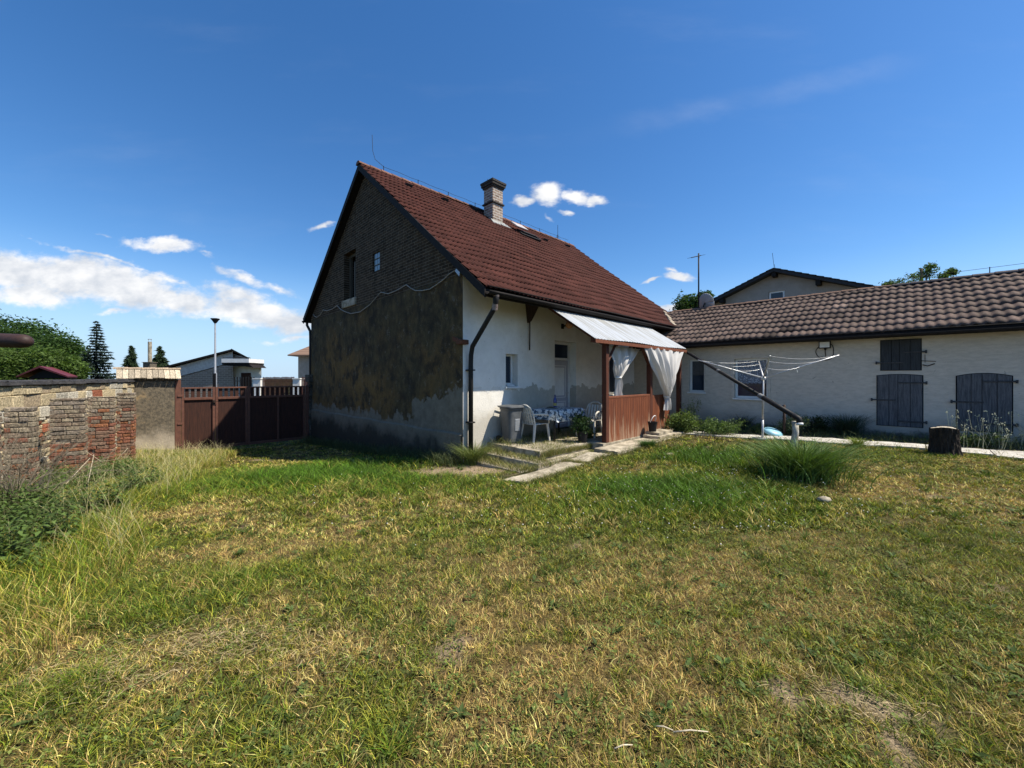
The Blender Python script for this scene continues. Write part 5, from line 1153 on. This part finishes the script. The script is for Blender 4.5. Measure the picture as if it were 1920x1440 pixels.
# outbuilding with flue behind the tiled wall
Y = 22.; kb = lambda py: zat(py, Y); ob = thing('stone_hut', bg(285, Y, -1.2), 'low hut roof with a slim pale flue pipe behind the tiled wall', 'hut')
mb = MB(); x0_, x1_ = bg(262, Y, 0)[0], bg(326, Y, 0)[0]; mb.prism([P(x0_, Y-.6, -1.3), P(x1_, Y-.6, -1.3), P(x1_, Y-.6, kb(696)), P(x0_, Y-.6, kb(696))], P(-3.2, 3.6, 0)); mb.build('wall', MT['pillar'], ob)
mb = MB(); mb.prism([bg(256, Y-.8, kb(697)), bg(336, Y-.8, kb(697)), bg(336, Y-.8, kb(694)), bg(256, Y-.8, kb(694))], P(-3.6, 4, 0)); mb.build('roof', MT['gutter'], ob)
mb = MB(); c = bg(281, Y, 0); mb.box(c[0]-.2, c[0]+.2, Y-.2, Y+.2, kb(696), kb(680)); mb.box(c[0]-.24, c[0]+.24, Y-.24, Y+.24, kb(680)+.001, kb(679)); chm = mb.build('chimney', MT['pillar'], ob)
mb = MB(); mb.tube([P(c[0], Y, kb(681)), P(c[0], Y, kb(641))], .09, 12); mb.tube([P(c[0]-.07, Y, kb(641)), P(c[0]-.07, Y, kb(636))], .012, 4); mb.tube([P(c[0]+.07, Y, kb(641)), P(c[0]+.07, Y, kb(636))], .012, 4); mb.tube([P(c[0]-.12, Y, kb(636)), P(c[0]+.12, Y, kb(636))], .016, 4); mb.build('flue', MT['concrete'], chm)
# gabled house behind the shed
KX = 38.; off0 = (KX-(C0[0]+.9865*C0[1]))/1.4046
def tpx(px, s_): # out-coordinate along -U at a given direction in the plane s
    r_ = (px-960)/740; q0 = H(s_, 0, 0); d_ = -U; return (r_*q0[1]-q0[0])/(d_[0]-r_*d_[1])
s_b = off0; ta_ = tpx(1452, s_b); q = H(s_b, ta_, 0); zap = zat(505, q[1]); te_ = tpx(1652, s_b); q2 = H(s_b, te_, 0); zev = zat(541, q2[1]); hwid = te_-ta_
nh = thing('neighbour_house', H(s_b, ta_, 0), 'grey rendered neighbouring house with a dark low-pitched gable behind the shed', 'house')
mb = MB(); fB = lambda t_, d_, z: H(s_b+d_, t_, z); hwx = hwid-.45
slp = (zap-zev)/hwid
a0w, a1w = tpx(1438, s_b), tpx(1469, s_b); wz1, wz0 = zat(546, H(s_b, a0w, 0)[1]), zat(572, H(s_b, a0w, 0)[1])
wtop = lambda t_: zap-.12-abs(t_-ta_)*slp
for aa, bb in ((ta_-hwx, a0w), (a0w, ta_), (ta_, a1w), (a1w, ta_+hwx)):
    if bb <= aa: continue
    hole = [] if (bb <= a0w+1e-6 or aa >= a1w-1e-6) else [(aa, bb, wz0, wz1)]
    openwall(mb, fB, aa, bb, -.5, wtop, .35, .7, hole)
mb.box(ta_-hwx, ta_+hwx, .7, 11, -.5, wtop(ta_+hwx)-.1, fB); mb.build('wall', simple('taupe_render', (.36,.32,.28), (.30,.27,.235), 2.5, .9), nh)
window(nh, fB, a0w+.02, a1w-.02, wz0, wz1, .48, fw=.09, sill=False, th=-.06)
mb = MB()
for sg in (-1, 1):
    e_z = zap-hwid*slp
    mb.hexa([fB(ta_, -.25, zap-.16), fB(ta_+sg*hwid, -.25, e_z-.16), fB(ta_+sg*hwid, 11.2, e_z-.16), fB(ta_, 11.2, zap-.16), fB(ta_, -.25, zap), fB(ta_+sg*hwid, -.25, e_z), fB(ta_+sg*hwid, 11.2, e_z), fB(ta_, 11.2, zap)])
mb.build('roof', simple('dark_slate_tile', (.035,.036,.04), (.02,.02,.022), 9, .7), nh)
mb = MB(); rt = np.array([.03, .032, .036])
for sg in (-1, 1):
    for i in range(14): a = ta_+sg*hwid*(i/14); b__ = ta_+sg*hwid*((i+1)/14+.01); za, zb = zap-abs(a-ta_)*slp, zap-abs(b__-ta_)*slp; mb.hexa([fB(a, -.28, za), fB(b__, -.28, zb+.02), fB(b__, 11, zb+.02), fB(a, 11, za), fB(a, -.28, za+.04), fB(b__, -.28, zb+.075), fB(b__, 11, zb+.075), fB(a, 11, za+.04)])
mb.build('verge_tiles', MT['black'], nh)
mb = MB()
for f in (-.62, .0, .45): t_ = ta_+hwid*f; z_ = zap-.17-abs(t_-ta_)*slp; mb.box(t_-.11, t_+.11, -.2, .34, z_-.26, z_, fB)
mb.build('purlin_end', MT['gutter'], nh)
mb = MB(); a = fB(ta_, 0, zap); mb.tube([a, a+P(-.12, 0, .95)], .012, 4); mb.tube([a+P(.05, 0, 0), a+P(0, 0, .3)], .01, 4)
mb.build('lightning_rod', MT['black'], nh)

# ================================================================ TREES AND BUSHES
def leaf_mesh(name, parent, cen, rad, n, size, base, var=.3, mat='leaf', flat=.6, drop=None, gap=.35):
    """leaf-sized faces in many small clumps spread through overlapping lobes"""
    V_, C_ = [], []
    cen = np.array(cen, float); rad = np.array(rad, float)
    nc = max(8, n//26); k = rng.integers(0, len(cen), nc)
    d_ = rng.normal(0, 1, (nc, 3)); d_ /= np.linalg.norm(d_, axis=1)[:, None]; r_ = rng.uniform(gap, 1.03, nc)**.6
    cc_ = cen[k]+d_*rad[k]*r_[:, None]
    tone = rng.uniform(1-var, 1+var, nc)
    m_ = n//nc
    p_ = np.repeat(cc_, m_, 0)+rng.normal(0, 1, (nc*m_, 3))*np.repeat(rad[k]*.10+size*1.2, m_, 0)
    N = len(p_); a = rng.normal(0, 1, (N, 3)); a[:, 2] *= flat; a /= np.linalg.norm(a, axis=1)[:, None]
    b_ = np.cross(a, rng.normal(0, 1, (N, 3))); b_ /= np.linalg.norm(b_, axis=1)[:, None]
    L = size*rng.uniform(.6, 1.4, N)[:, None]
    Vv = np.stack([p_-a*L, p_+b_*L*.45, p_+a*L, p_-b_*L*.45], 1).reshape(-1, 3)
    col = np.array(base)*np.repeat(tone, m_)[:, None]*rng.uniform(.75, 1.25, N)[:, None]
    F = np.arange(N*4).reshape(-1, 4)
    return np_mesh(name, Vv, F, MT[mat], parent, col=np.repeat(np.clip(col, .005, .6), 4, 0))
def limbs(base, top_, r0, lobes, parent, mat='bark'):
    m_ = MB(); base = np.array(base, float); top_ = np.array(top_, float)
    m_.tube([base-Zv*.3, base+(top_-base)*.3+P(.05,.03,0), base+(top_-base)*.7, top_], [r0*1.25, r0, r0*.75, r0*.35], 9)
    for l in lobes:
        l = np.array(l, float); s0_ = base+(top_-base)*random.uniform(.35, .8); mid = (s0_+l)/2+P(0, 0, -.15*np.linalg.norm(l-s0_)); m_.tube([s0_, mid, l], [r0*.45, r0*.28, r0*.1], 6)
    m_.build('trunk', MT[mat], parent, smooth=True)
def tree(name, label, base, lobes, rads, n, size, col, r0=.25, cat='tree', group=None, **kw):
    t_ = thing(name, base, label, cat, group); lo = np.array(lobes, float)
    top_ = lo.mean(0); top_[2] = lo[:, 2].max(); limbs(base, top_, r0, lobes, t_); leaf_mesh('crown', t_, lobes, rads, n, size, col, **kw); return t_
def bl(lst, Y):  # lobes given as direction x, y (chart) and radius, at a distance
    c = [bg(a, Y+dy_, zat(b_, Y+dy_)) for a, b_, r_, dy_ in lst]; return c, [(r_, r_, r_*.85) for _, _, r_, _ in lst]
c, r_ = bl([(-30, 648, 2.6, 0), (20, 634, 2.2, 1), (60, 642, 2.1, 0), (100, 655, 1.7, -1), (130, 668, 1.4, 0), (70, 670, 2.4, 1), (10, 670, 2.6, 0), (-80, 620, 3, 1), (110, 690, 1.8, 1)], 38)
tree('broadleaf_tree', 'large dark green broadleaf tree behind the pavilion at the far left', bg(20, 38, -1.1), c, r_, 42000, .13, (.045,.085,.022), .35, var=.45)
c, r_ = bl([(10, 690, 1.5, 0), (50, 680, 1.3, 0), (90, 685, 1.3, 0), (125, 692, 1.0, 0), (-25, 680, 1.5, 0), (60, 705, 1.6, 0), (110, 706, 1.3, 0)], 29)
tree('willow_tree', 'lighter green drooping tree in front of the dark broadleaf tree', bg(60, 29, -1.0), c, r_, 30000, .10, (.075,.12,.026), .2, var=.35)
def conifer(label, px, Y, ytop, wpx, seed, name, col, tiers, sparse, zb=-1.1):
    rn = np.random.default_rng(seed); b_ = bg(px, Y, zb); zt = zat(ytop, Y); Hh = zt-zb; t_ = thing(name, b_, label, 'tree')
    m_ = MB(); m_.tube([b_-Zv*.3, P(b_[0], b_[1], zt-.2)], [.16, .02], 8); m_.build('trunk', MT['bark'], t_)
    Rw = wpx/2/740*Y; Vv = []; Cc = []
    for k in range(tiers):
        f = k/(tiers-1); z_ = zb+Hh*(.08+.92*f); rr = Rw*(1-f)**.82*(1+rn.normal(0, .06))+.04
        for j in range(int(6+8*(1-f))):
            a = rn.uniform(0, 6.28); L = rr*rn.uniform(.7, 1.12); dr = -.18*L if name == 'spruce_tree' else .35*L
            nn = int((26 if sparse else 34)*(.4+L)); fr_ = rn.uniform(.1, 1, nn)
            cx_ = b_[0]+np.cos(a)*L*fr_; cy_ = b_[1]+np.sin(a)*L*fr_; cz_ = z_+dr*fr_+(.16*L*fr_**2 if name == 'spruce_tree' else 0)
            for _ in range(2):
                sd = rn.normal(0, .10+.05*L, (nn, 3)); sd[:, 2] = -np.abs(sd[:, 2])*(.9 if name == 'spruce_tree' else 1.6)
                p_ = np.stack([cx_, cy_, cz_], -1); q_ = p_+sd+P(np.cos(a), np.sin(a), -.1)*.10; w_ = rn.normal(0, .035, (nn, 3))
                Vv.append(np.stack([p_-w_, p_+w_, q_], 1).reshape(-1, 3)); Cc.append(np.repeat(np.array(col)*rn.uniform(.5, 1.5, nn)[:, None]*(.8+.4*rn.random()), 3, 0))
    Vv = np.concatenate(Vv); np_mesh('crown', Vv, np.arange(len(Vv)).reshape(-1, 3), MT['conifer'], t_, col=np.concatenate(Cc))
conifer('tall dark blue-green spruce with layered branches left of the tiled wall', 181, 36, 603, 66, 1, 'spruce_tree', (.022,.038,.028), 30, True)
conifer('shorter pointed dark conifer just left of the flue pipe', 246, 44, 649, 40, 2, 'conifer', (.030,.052,.022), 26, False)
conifer('rounder dark conifer just right of the flue pipe', 300, 44, 650, 50, 3, 'conifer', (.028,.050,.020), 26, False)
c, r_ = bl([(1292, 572, .75, 0), (1312, 566, .5, 0), (1283, 582, .6, 0), (1322, 560, .35, 0), (1300, 590, 1.0, 0), (1275, 592, .5, 0)], 27)
tree('leafy_tree', 'dark leafy tree top between the farmhouse roof and the aerial mast', bg(1300, 27, 0), c, r_, 6500, .10, (.040,.075,.025), .15, var=.4)
c, r_ = bl([(1690, 530, .45, 0), (1712, 522, .4, 0), (1738, 512, .42, 0), (1745, 503, .28, 0), (1768, 518, .22, 0), (1783, 510, .18, 0), (1668, 534, .3, 0), (1720, 545, 1.1, 0)], 30)
tree('acacia_tree', 'light green feathery tree top rising behind the right part of the shed roof', bg(1725, 30, 0), c, r_, 3600, .08, (.085,.13,.035), .2, var=.35)

def bush(label, x, y, r_, h_, n, size, col, name='bush', cat='shrub', stems=7, zz=None):
    z0_ = gz(x, y) if zz is None else zz; t_ = thing(name, (x, y, z0_), label, cat)
    lob = [(x+random.uniform(-.5, .5)*r_, y+random.uniform(-.5, .5)*r_, z0_+h_*random.uniform(.35, .75)) for _ in range(6)]
    m_ = MB()
    for l in lob+[(x+random.uniform(-1, 1)*r_, y+random.uniform(-1, 1)*r_, z0_+h_*random.uniform(.6, 1)) for _ in range(stems)]: m_.tube([P(x+random.uniform(-.05, .05), y+random.uniform(-.05, .05), z0_-.02), (P(*l)+P(x, y, z0_))/2+P(random.uniform(-.05, .05), 0, .05), P(*l)], [.007, .005, .002], 4)
    m_.build('stems', MT['weedstem'], t_)
    leaf_mesh('foliage', t_, lob, [(r_*.6, r_*.6, h_*.4)]*6, n, size, col, var=.35, gap=.1); return t_
MT['weedstem'] = simple('weed_stem', (.12,.13,.05), (.08,.08,.035), 20, .8)
def hp(s_, o_): q = H(s_, o_, 0); return q[0], q[1]
bush('leafy green bush growing at the right foot of the porch', *hp(5.75, 2.45), .50, .62, 5200, .026, (.11,.155,.045))
bush('loose sprawling bush between the porch bush and the shed path', *hp(6.0, 3.35), .50, .42, 3600, .024, (.10,.15,.05))
bush('thin pale weed standing against the right porch post', *hp(6.75, 2.3), .28, .95, 700, .020, (.17,.19,.09), name='weed', cat='weed', stems=10)
bush('dark leafy plant spilling over the pot by the first porch post', *hp(2.28, 1.55), .20, .42, 1700, .03, (.035,.065,.025), name='potted_plant', cat='plant', zz=TZ+.2)
bush('low dark plant growing under the flowered table', *hp(2.85, 1.35), .26, .22, 1100, .022, (.07,.10,.03), name='weed', cat='weed', zz=TZ)
def sbush(px, d_, r_, h_, n, size, col, label, name='bush', cat='shrub'):
    a = sp_(px, 700)[0]; q = fS(a-.3*d_*0, d_, 0); return bush(label, q[0], q[1], r_, h_, n, size, col, name, cat)
sbush(1535, .55, .30, .50, 2200, .024, (.04,.06,.025), 'very dark rounded bush against the shed wall right of the pipe stake')
sbush(1500, 1.0, .38, .50, 1300, .026, (.16,.19,.09), 'pale straggly weed bush beside the leaning pipe stake', 'weed', 'weed')
sbush(1830, 1.0, .45, .32, 1200, .024, (.10,.14,.05), 'low green weeds just right of the tree stump', 'weed', 'weed')
sbush(1440, .9, .30, .25, 700, .024, (.09,.13,.045), 'low weeds between the dryer pole and the shed wall', 'weed', 'weed')
def tuft(label, x, y, r_, h_, n, col, w_=.006, lean=1.1, name='grass_tuft', droop=None, sp=.35):
    z0_ = gz(x, y); t_ = thing(name, (x, y, z0_), label, 'grass tuft'); a = rng.uniform(0, 6.28, n); rr = np.abs(rng.normal(0, sp, n))*r_; h = h_*rng.uniform(.5, 1.05, n)
    la = a+rng.normal(0, 1.1, n) if droop is None else rng.normal(droop, .9, n)
    c_ = np.array(col)*rng.uniform(.6, 1.4, n)[:, None]*(1+rng.normal(0, .06, (n, 3)))
    xx = x+np.cos(a)*rr; yy = y+np.sin(a)*rr
    v_, f_, cc_ = blades(xx, yy, np.full(n, z0_-.01), h, w_*rng.uniform(.6, 1.3, n), c_, lean, 5, leanaz=la)
    np_mesh('blades', v_, f_, MT['grass'], t_, col=cc_); return t_
tuft('big arching dark green grass tuft on the lawn in front of the stake', 4.35, 5.95, .30, .66, 2300, (.095,.155,.036), .010, .85, sp=.8)
q = fS(sp_(1590, 700)[0], .35, 0); tuft('dark spiky grass tuft against the shed wall below the loft hatch', q[0], q[1], .35, .62, 900, (.035,.055,.03), .007, .6)
q = fS(sp_(1400, 700)[0], .3, 0); tuft('thin dark grass tuft under the shed window', q[0], q[1], .25, .55, 260, (.05,.065,.035), .006, .6)
q = H(.02, .32, 0); tuft('long grass tuft growing around the foot of the downpipe', q[0], q[1], .3, .55, 900, (.12,.15,.04), .006, .9)
q = H(.45, .12, 0); tuft('pale arching grass tuft against the sunlit corner of the front wall', q[0], q[1]-.02, .2, .55, 260, (.26,.26,.09), .005, 1.0)
q = fS(sp_(1625, 700)[0], 2.25, 0); tuft('bright yellow green grass tuft at the path edge left of the stump', q[0], q[1], .16, .22, 420, (.20,.24,.04), .006, .7)
q = H(3.1, 2.75, 0); tuft('dark green grass tuft at the corner of the pale slabs', q[0], q[1], .25, .20, 900, (.05,.11,.02), .006, .8)
# weeds along house gable, terrace joints, shed bed
def weeds(n, fx, h0, h1, cols, lean=.7, w0=.006):
    x, y, z = fx(n); n = len(x); cols = np.array(cols); c_ = cols[rng.integers(0, len(cols), n)]*rng.uniform(.6, 1.3, n)[:, None]
    return blades(x, y, z, rng.uniform(h0, h1, n)*(.5+fbm(x, y, .3, 55)), w0*rng.uniform(.6, 1.4, n), c_, lean, 3)
def band(s0_, s1_, o0_, o1_, zf=None):
    def f(n):
        s_ = rng.uniform(s0_, s1_, n); o_ = rng.uniform(o0_, o1_, n); q = C0[None]+s_[:, None]*V-o_[:, None]*U; return q[:, 0], q[:, 1], (g(q[:, 0], q[:, 1]) if zf is None else np.full(n, zf))
    return f
yg = [(.16,.17,.05), (.12,.15,.03), (.30,.25,.10), (.22,.2,.07)]; dk = [(.05,.07,.03), (.08,.11,.04), (.12,.13,.05)]
wd = [weeds(5200, band(-.5, -.06, -9.6, .2), .10, .34, dk), weeds(1600, band(.34, .72, .05, 1.9, -.06), .05, .14, yg), weeds(1500, band(.0, .36, .2, 1.9, -.2), .06, .16, yg),
      weeds(2300, band(.7, 2.5, 1.55, 1.72, -.02), .08, .17, yg), weeds(1900, band(.6, 4.4, .02, .9, TZ), .05, .2, yg+dk), weeds(1100, band(.8, 2.6, .9, 1.62, TZ), .03, .09, yg), weeds(900, band(-.1, 2.6, 1.85, 2.05, -.1), .05, .13, yg), weeds(500, band(1.02, 1.12, 1.9, 2.6), .05, .12, yg), weeds(1500, band(-.8, 2.0, 2.48, 2.62), .05, .13, yg),
      weeds(900, band(2.0, 5.2, 2.55, 2.8), .05, .12, yg)]
def sband(t0, t1, d0, d1):
    def f(n):
        q = np.array([fS(a, b_, 0) for a, b_ in zip(rng.uniform(t0, t1, n), rng.uniform(d0, d1, n))]); return q[:, 0], q[:, 1], g(q[:, 0], q[:, 1])
    return f
wd += [weeds(5200, sband(.6, 12, .05, 1.4), .06, .26, dk), weeds(1500, sband(2.2, 12, 1.9, 2.3), .05, .14, yg), weeds(420, sband(7.5, 11, .5, 1.5), .35, .75, [(.3,.3,.18), (.12,.14,.06)], .8, .005)]
v_, f_, c_ = join(wd)
tag(np_mesh('weeds', v_, f_, MT['grass'], col=c_), 'rough weeds and grasses along the walls, steps and soil bed', 'weeds', kind='stuff')
# pale seed heads of weeds around the stump
mb = MB()
for i in range(38):
    a = sp_(random.uniform(1770, 1915), 700)[0]; q = fS(a, random.uniform(.7, 1.6), 0); z0_ = gz(q[0], q[1]); h_ = random.uniform(.25, .75); tpp = q+P(random.uniform(-.12, .12), random.uniform(-.12, .12), z0_+h_); mb.tube([P(q[0], q[1], z0_), tpp], [.003, .0015], 3)
    for _ in range(5): c = tpp+P(*[random.uniform(-.03, .03) for _ in range(3)]); mb.sphere(c, random.uniform(.005, .011), 5, (1, 1, 1.6))
tag(mb.build('seed_heads', simple('seed_head', (.55,.55,.40), (.35,.36,.2), 40)), 'tall pale weed seed heads around the stump by the shed', 'weeds', kind='stuff')

# nettles: upright stems with paired serrate leaves, left margin
def nettles(n):
    x = rng.uniform(-8.5, -3.2, n*6); y = rng.uniform(3.2, 8.6, n*6); p_ = wallp(x, y); k = (p_ > .6) & (p_ < 2.5) & (fbm(x, y, .9, 15) > .47); return x[k][:n], y[k][:n]
x, y = nettles(1000); n = len(x); z = g(x, y); Hh = rng.uniform(.20, .46, n); nl = []
for k in range(8):
    for sg in range(2):
        az = rng.uniform(0, 6.28, n) if sg == 0 else az+np.pi
        f = (k+1)/8.; L = (.115-.06*f)*rng.uniform(.7, 1.2, n); c_ = np.array([.078,.120,.030])*rng.uniform(.45, 1.6, n)[:, None]
        nl.append(leafrows(x+.01*np.cos(az), y+.01*np.sin(az), z+Hh*f, az, L, L*.5, rng.uniform(-.5, .25, n), c_))
nl.append(blades(x, y, z, Hh*1.05, np.full(n, .006), np.tile(np.array([[.06,.08,.03]]), (n, 1)), .1, 2))
v_, f_, c_ = join(nl); tag(np_mesh('nettles', v_, f_, MT['leaf'], col=c_), 'dark green nettle patch in the rough grass at the left', 'nettles', kind='stuff')
# dead shrub and fallen dry stems
def twig(m_, p_, d_, L, r_, depth):
    d_ = d_/np.linalg.norm(d_); pts = [p_]; q = p_
    for i in range(3): d_ = d_+np.array([random.gauss(0, .13), random.gauss(0, .13), random.gauss(.02, .1)]); d_ /= np.linalg.norm(d_); q = q+d_*L/3; pts.append(q)
    m_.tube(pts, [r_, r_*.85, r_*.7, r_*.5], 4, caps=False)
    if depth:
        for _ in range(random.choice((2, 3, 3))): twig(m_, pts[random.choice((1, 2, 3))], d_+np.array([random.gauss(0, .5), random.gauss(0, .5), random.gauss(.15, .3)]), L*.72, r_*.6, depth-1)
MT['twig'] = simple('dry_twig', (.24,.20,.14), (.14,.115,.08), 30, .9)
for (x_, y_, sz, lb) in ((-6.05, 4.75, 1.0, 'bare grey brown dead shrub in front of the ruined wall at the left edge'),):
    t_ = thing('dead_shrub', (x_, y_, gz(x_, y_)), lb, 'shrub'); m_ = MB()
    for i in range(30): twig(m_, P(x_+random.uniform(-.12, .12), y_+random.uniform(-.12, .12), gz(x_, y_)-.02), P(random.gauss(0, .4), random.gauss(0, .4), 1), .60*sz, .007, 3)
    m_.build('branches', MT['twig'], t_)
pale = simple('bleached_stem', (.58,.50,.36), (.42,.35,.24), 20, .8)
for i, (pts, lb) in enumerate(((((-6.25, 5.9, .45), (-6.15, 5.75, .2), (-6.05, 5.6, -.05)), 'pale dry stalk standing upright among the nettles'), (((-6.2, 5.8, .42), (-6.1, 5.45, .2), (-6.0, 5.15, .0)), 'long pale dry stem slanting across the nettle patch'),
        (((-7.9, 7.3, .25), (-7.6, 7.3, .05), (-7.35, 7.35, .08), (-7.2, 7.4, .28)), 'pale curved bramble stem lying over the rough grass'))):
    m_ = MB(); m_.tube([P(*p_) for p_ in pts], [.0035]*len(pts), 5); tag(m_.build('dry_stalk', pale, smooth=True), lb, 'stalk', 'pale dry stalks in the left weeds')
def gpx(px, py):
    y_ = 3.
    for _ in range(60): y_ = .5*y_+.5*(EYE-gz((px-960)/740*y_, y_))*740/(py-708)
    return P((px-960)/740*y_, y_, gz((px-960)/740*y_, y_))
for (a, b_, lb) in (((1262, 1385), (1328, 1387), 'bleached twig lying on the near lawn, the longest of the three'), ((1152, 1417), (1186, 1412), 'bleached twig lying at the lower edge of the near lawn'), ((1228, 1374), (1262, 1384), 'short bleached twig beside the longest twig on the near lawn')):
    m_ = MB(); pa, pb = gpx(*a)+Zv*.03, gpx(*b_)+Zv*.035; m_.tube([pa, (pa+pb)/2+P(0, .004, .004), pb], [.003, .0032, .002], 6); tag(m_.build('twig', pale, smooth=True), lb, 'twig', 'twigs on the near lawn')
for px, py, lb in ((1256, 857, 'small pale stone lying on the grass mound below the porch'), (1545, 944, 'small pale stone beside the big arching grass tuft')):
    q = gpx(px, py); m_ = MB(); m_.sphere(q+Zv*.05, .065, 8, (1.3, .9, .55)); o_ = m_.build('stone', MT['concrete'], smooth=True); tag(o_, lb, 'stone')
    for v__ in o_.data.vertices: v__.co *= 1; v__.co += Vector([random.uniform(-.008, .008) for _ in range(3)])

# ================================================================ CLOTHES DRYER, LEANING DRAIN PIPE, STAKE, LID, STUMP
q = gpx(1430, 823); rd = thing('rotary_dryer', q, 'old rotary clothes dryer with sagging lines standing on the shed path', 'clothes dryer')
k_ = q[1]; hub = P(q[0]+.02, k_, zat(709, k_))
mb = MB(); mb.tube([q-Zv*.1, q+Zv*.45], .026, 10); mb.tube([q+Zv*.44, hub+Zv*.06], .02, 10); mb.build('pole', MT['alu'], rd, smooth=True)
mb = MB(); mb.lathe(hub-Zv*.05, [(.03,0),(.055,.02),(.055,.06),(.03,.09)], 12); mb.build('hub', MT['alu'], rd)
mb = MB(); mb.box(q[0]-.2, q[0]+.05, q[1]-.2, q[1]+.1, q[2]+.0, q[2]+.035); mb.build('base_plate', MT['galv'], rd, bevel=.006)
azs = [R(152), R(242), R(332), R(62)]; RL = 1.42; tips = []
for i, a in enumerate(azs):
    tip = hub+P(RL*math.cos(a), RL*math.sin(a), .46+(.05 if i == 2 else 0)); tips.append(tip); mb = MB(); mb.tube([hub, hub+(tip-hub)*.62, tip], [.018, .016, .013], 8); mb.build('arm', MT['alu'], rd, smooth=True)
    mb = MB(); st0 = hub+(tip-hub)*.45; mb.tube([hub+Zv*-.25+P(.02*math.cos(a), .02*math.sin(a), 0), st0], .008, 6) if False else mb.tube([st0, st0-Zv*.10+P(.03, 0, 0)], .006, 5); mb.build('line_hook', MT['white'], rd)
for f in (.5, .78, 1.0):
    pts = []
    for i in range(4):
        a, b_ = hub+(tips[i]-hub)*f, hub+(tips[(i+1) % 4]-hub)*f
        for k in range(8): u_ = k/8; pts.append(a+(b_-a)*u_-Zv*(.16+.05*math.sin(i*3+f*9))*f*4*u_*(1-u_)*.55)
    mb = MB(); mb.tube(pts+[pts[0]], .0026, 4, caps=False); mb.build('clothes_line', MT['alu'], rd)
stq = gpx(1489, 838); kz = stq[1]; top_s = P(stq[0]+.02, kz, zat(790, kz))
sk_ = thing('stake', stq, 'short whitish weathered post holding up the low end of the drain pipe', 'post')
mb = MB(); mb.tube([stq-Zv*.2-P(.04, 0, 0), stq+Zv*.1, stq+P(.03, 0, .3), top_s], [.075, .07, .06, .065], 10); mb.build('post', MT['whitepost'] if 'whitepost' in MT else simple('peeling_white_post', (.60,.57,.50), (.20,.16,.11), 14, .9, .6, .01, stretch=(1, 1, .35)), sk_, smooth=True)
pa = H(6.95, 2.12, 2.36); pm_ = top_s+P(-.03, -.05, .10)
dp = thing('drain_pipe', (pa+pm_)/2, 'long black drain pipe slanting from the porch roof down to the white post', 'pipe')
mb = MB(); d_ = (pm_-pa)/np.linalg.norm(pm_-pa); mb.tube([pa, pa+(pm_-pa)*.78], .042, 14); mb.build('upper_length', MT['black'], dp, smooth=True)
mb = MB(); mb.tube([pa+(pm_-pa)*.76, pm_], .053, 14); mb.build('lower_length', MT['black'], dp, smooth=True)
mb = MB(); mb.tube([pa+(pm_-pa)*.745, pa+(pm_-pa)*.775], .057, 14); mb.tube([pa+(pm_-pa)*.36, pa+(pm_-pa)*.38], .046, 14); mb.build('joint', simple('pipe_joint_grey', (.2,.2,.2), (.12,.12,.12), 9), dp, smooth=True)
mb = MB(); e1 = pm_+P(.02, -.07, -.03); mb.tube([pm_-d_*.05, pm_+d_*.03, e1, e1+P(0, -.03, -.12)], .056, 14); mb.build('elbow', MT['black'], dp, smooth=True)
mb = MB(); mb.tube([e1+P(0,-.02,-.09), e1+P(0,-.03,-.13)], .062, 14); mb.build('pipe_ring', MT['white'], dp, smooth=True)
qq = gpx(1492, 832); a_ = sp_(1491, 700)[0]; q2_ = fS(a_, 1.3, 0); kk = q2_[1]
mb = MB(); mb.tube([P(q2_[0], kk, gz(q2_[0], kk)-.1), P(q2_[0], kk, zat(759, kk))], .03, 8); tag(mb.build('stake', MT['rust'], smooth=True), 'thin rusty iron stake standing in the soil bed behind the pipe elbow', 'stake')
q = gpx(1447, 819)
bt_ = MB(); ax1 = P(.92, -.2, -.24); ax1 /= np.linalg.norm(ax1); ax2 = np.cross(ax1, P(.1, .9, .4)); ax2 /= np.linalg.norm(ax2); ax3 = np.cross(ax1, ax2)
bt_.grid(30, 8, lambda i, j: q+P(.02, 0, .09)+(ax1*.23*math.cos(6.2832*i)*(1 if j < .8 else 1.0)+ax3*.2*math.sin(6.2832*i))*(j**.6)-ax2*.10*math.sqrt(max(0, 1-j*j*.999))*(-1))
tag(bt_.build('washing_up_bowl', simple('pale_blue_plastic', (.26,.50,.58), (.20,.40,.48), 6, .4), smooth=True, solid=.008), 'pale blue plastic bowl upturned on the path behind the dryer pole', 'bowl')
q = gpx(1772, 852); su = thing('tree_stump', q, 'dark old tree stump with a pale sawn top by the shed path', 'stump')
zt_ = zat(802, q[1])-q[2]
def stp(i, j):
    a = 2*math.pi*i; r_ = .175*(1+.08*math.sin(3*a+1)+.05*math.sin(7*a)+.05*math.sin(17*a+3*math.sin(j*5))+.03*math.sin(29*a+j*9))*(1+.38*(1-j)**3*(1+.5*math.sin(5*a)))
    return q+P(r_*math.cos(a), r_*math.sin(a), -.1+(zt_+.1+.02*math.sin(2*a))*j)
mb = MB(); mb.grid(140, 24, stp); m = simple('stump_bark', (.075,.055,.04), (.02,.016,.012), 16, .95, 1.0, .04, stretch=(1, 1, .3)); mb.build('trunk', m, su)
mb = MB(); mb.add([stp(i/40, 1)*1-Zv*.006 for i in range(40)]+[q+Zv*(zt_-.03)], [(i, (i+1) % 40, 40) for i in range(40)]); mb.build('sawn_top', simple('sawn_wood', (.50,.44,.34), (.3,.25,.18), 20, .9), su)
# weed growth on the stump
# ---------------------------------------------------------------- render defaults
SC.render.engine = 'CYCLES'; SC.cycles.max_bounces = 6; SC.cycles.diffuse_bounces = 3; SC.cycles.glossy_bounces = 2; SC.cycles.transmission_bounces = 3; SC.cycles.transparent_max_bounces = 6
SC.cycles.use_denoising = True; SC.cycles.sample_clamp_indirect = 6
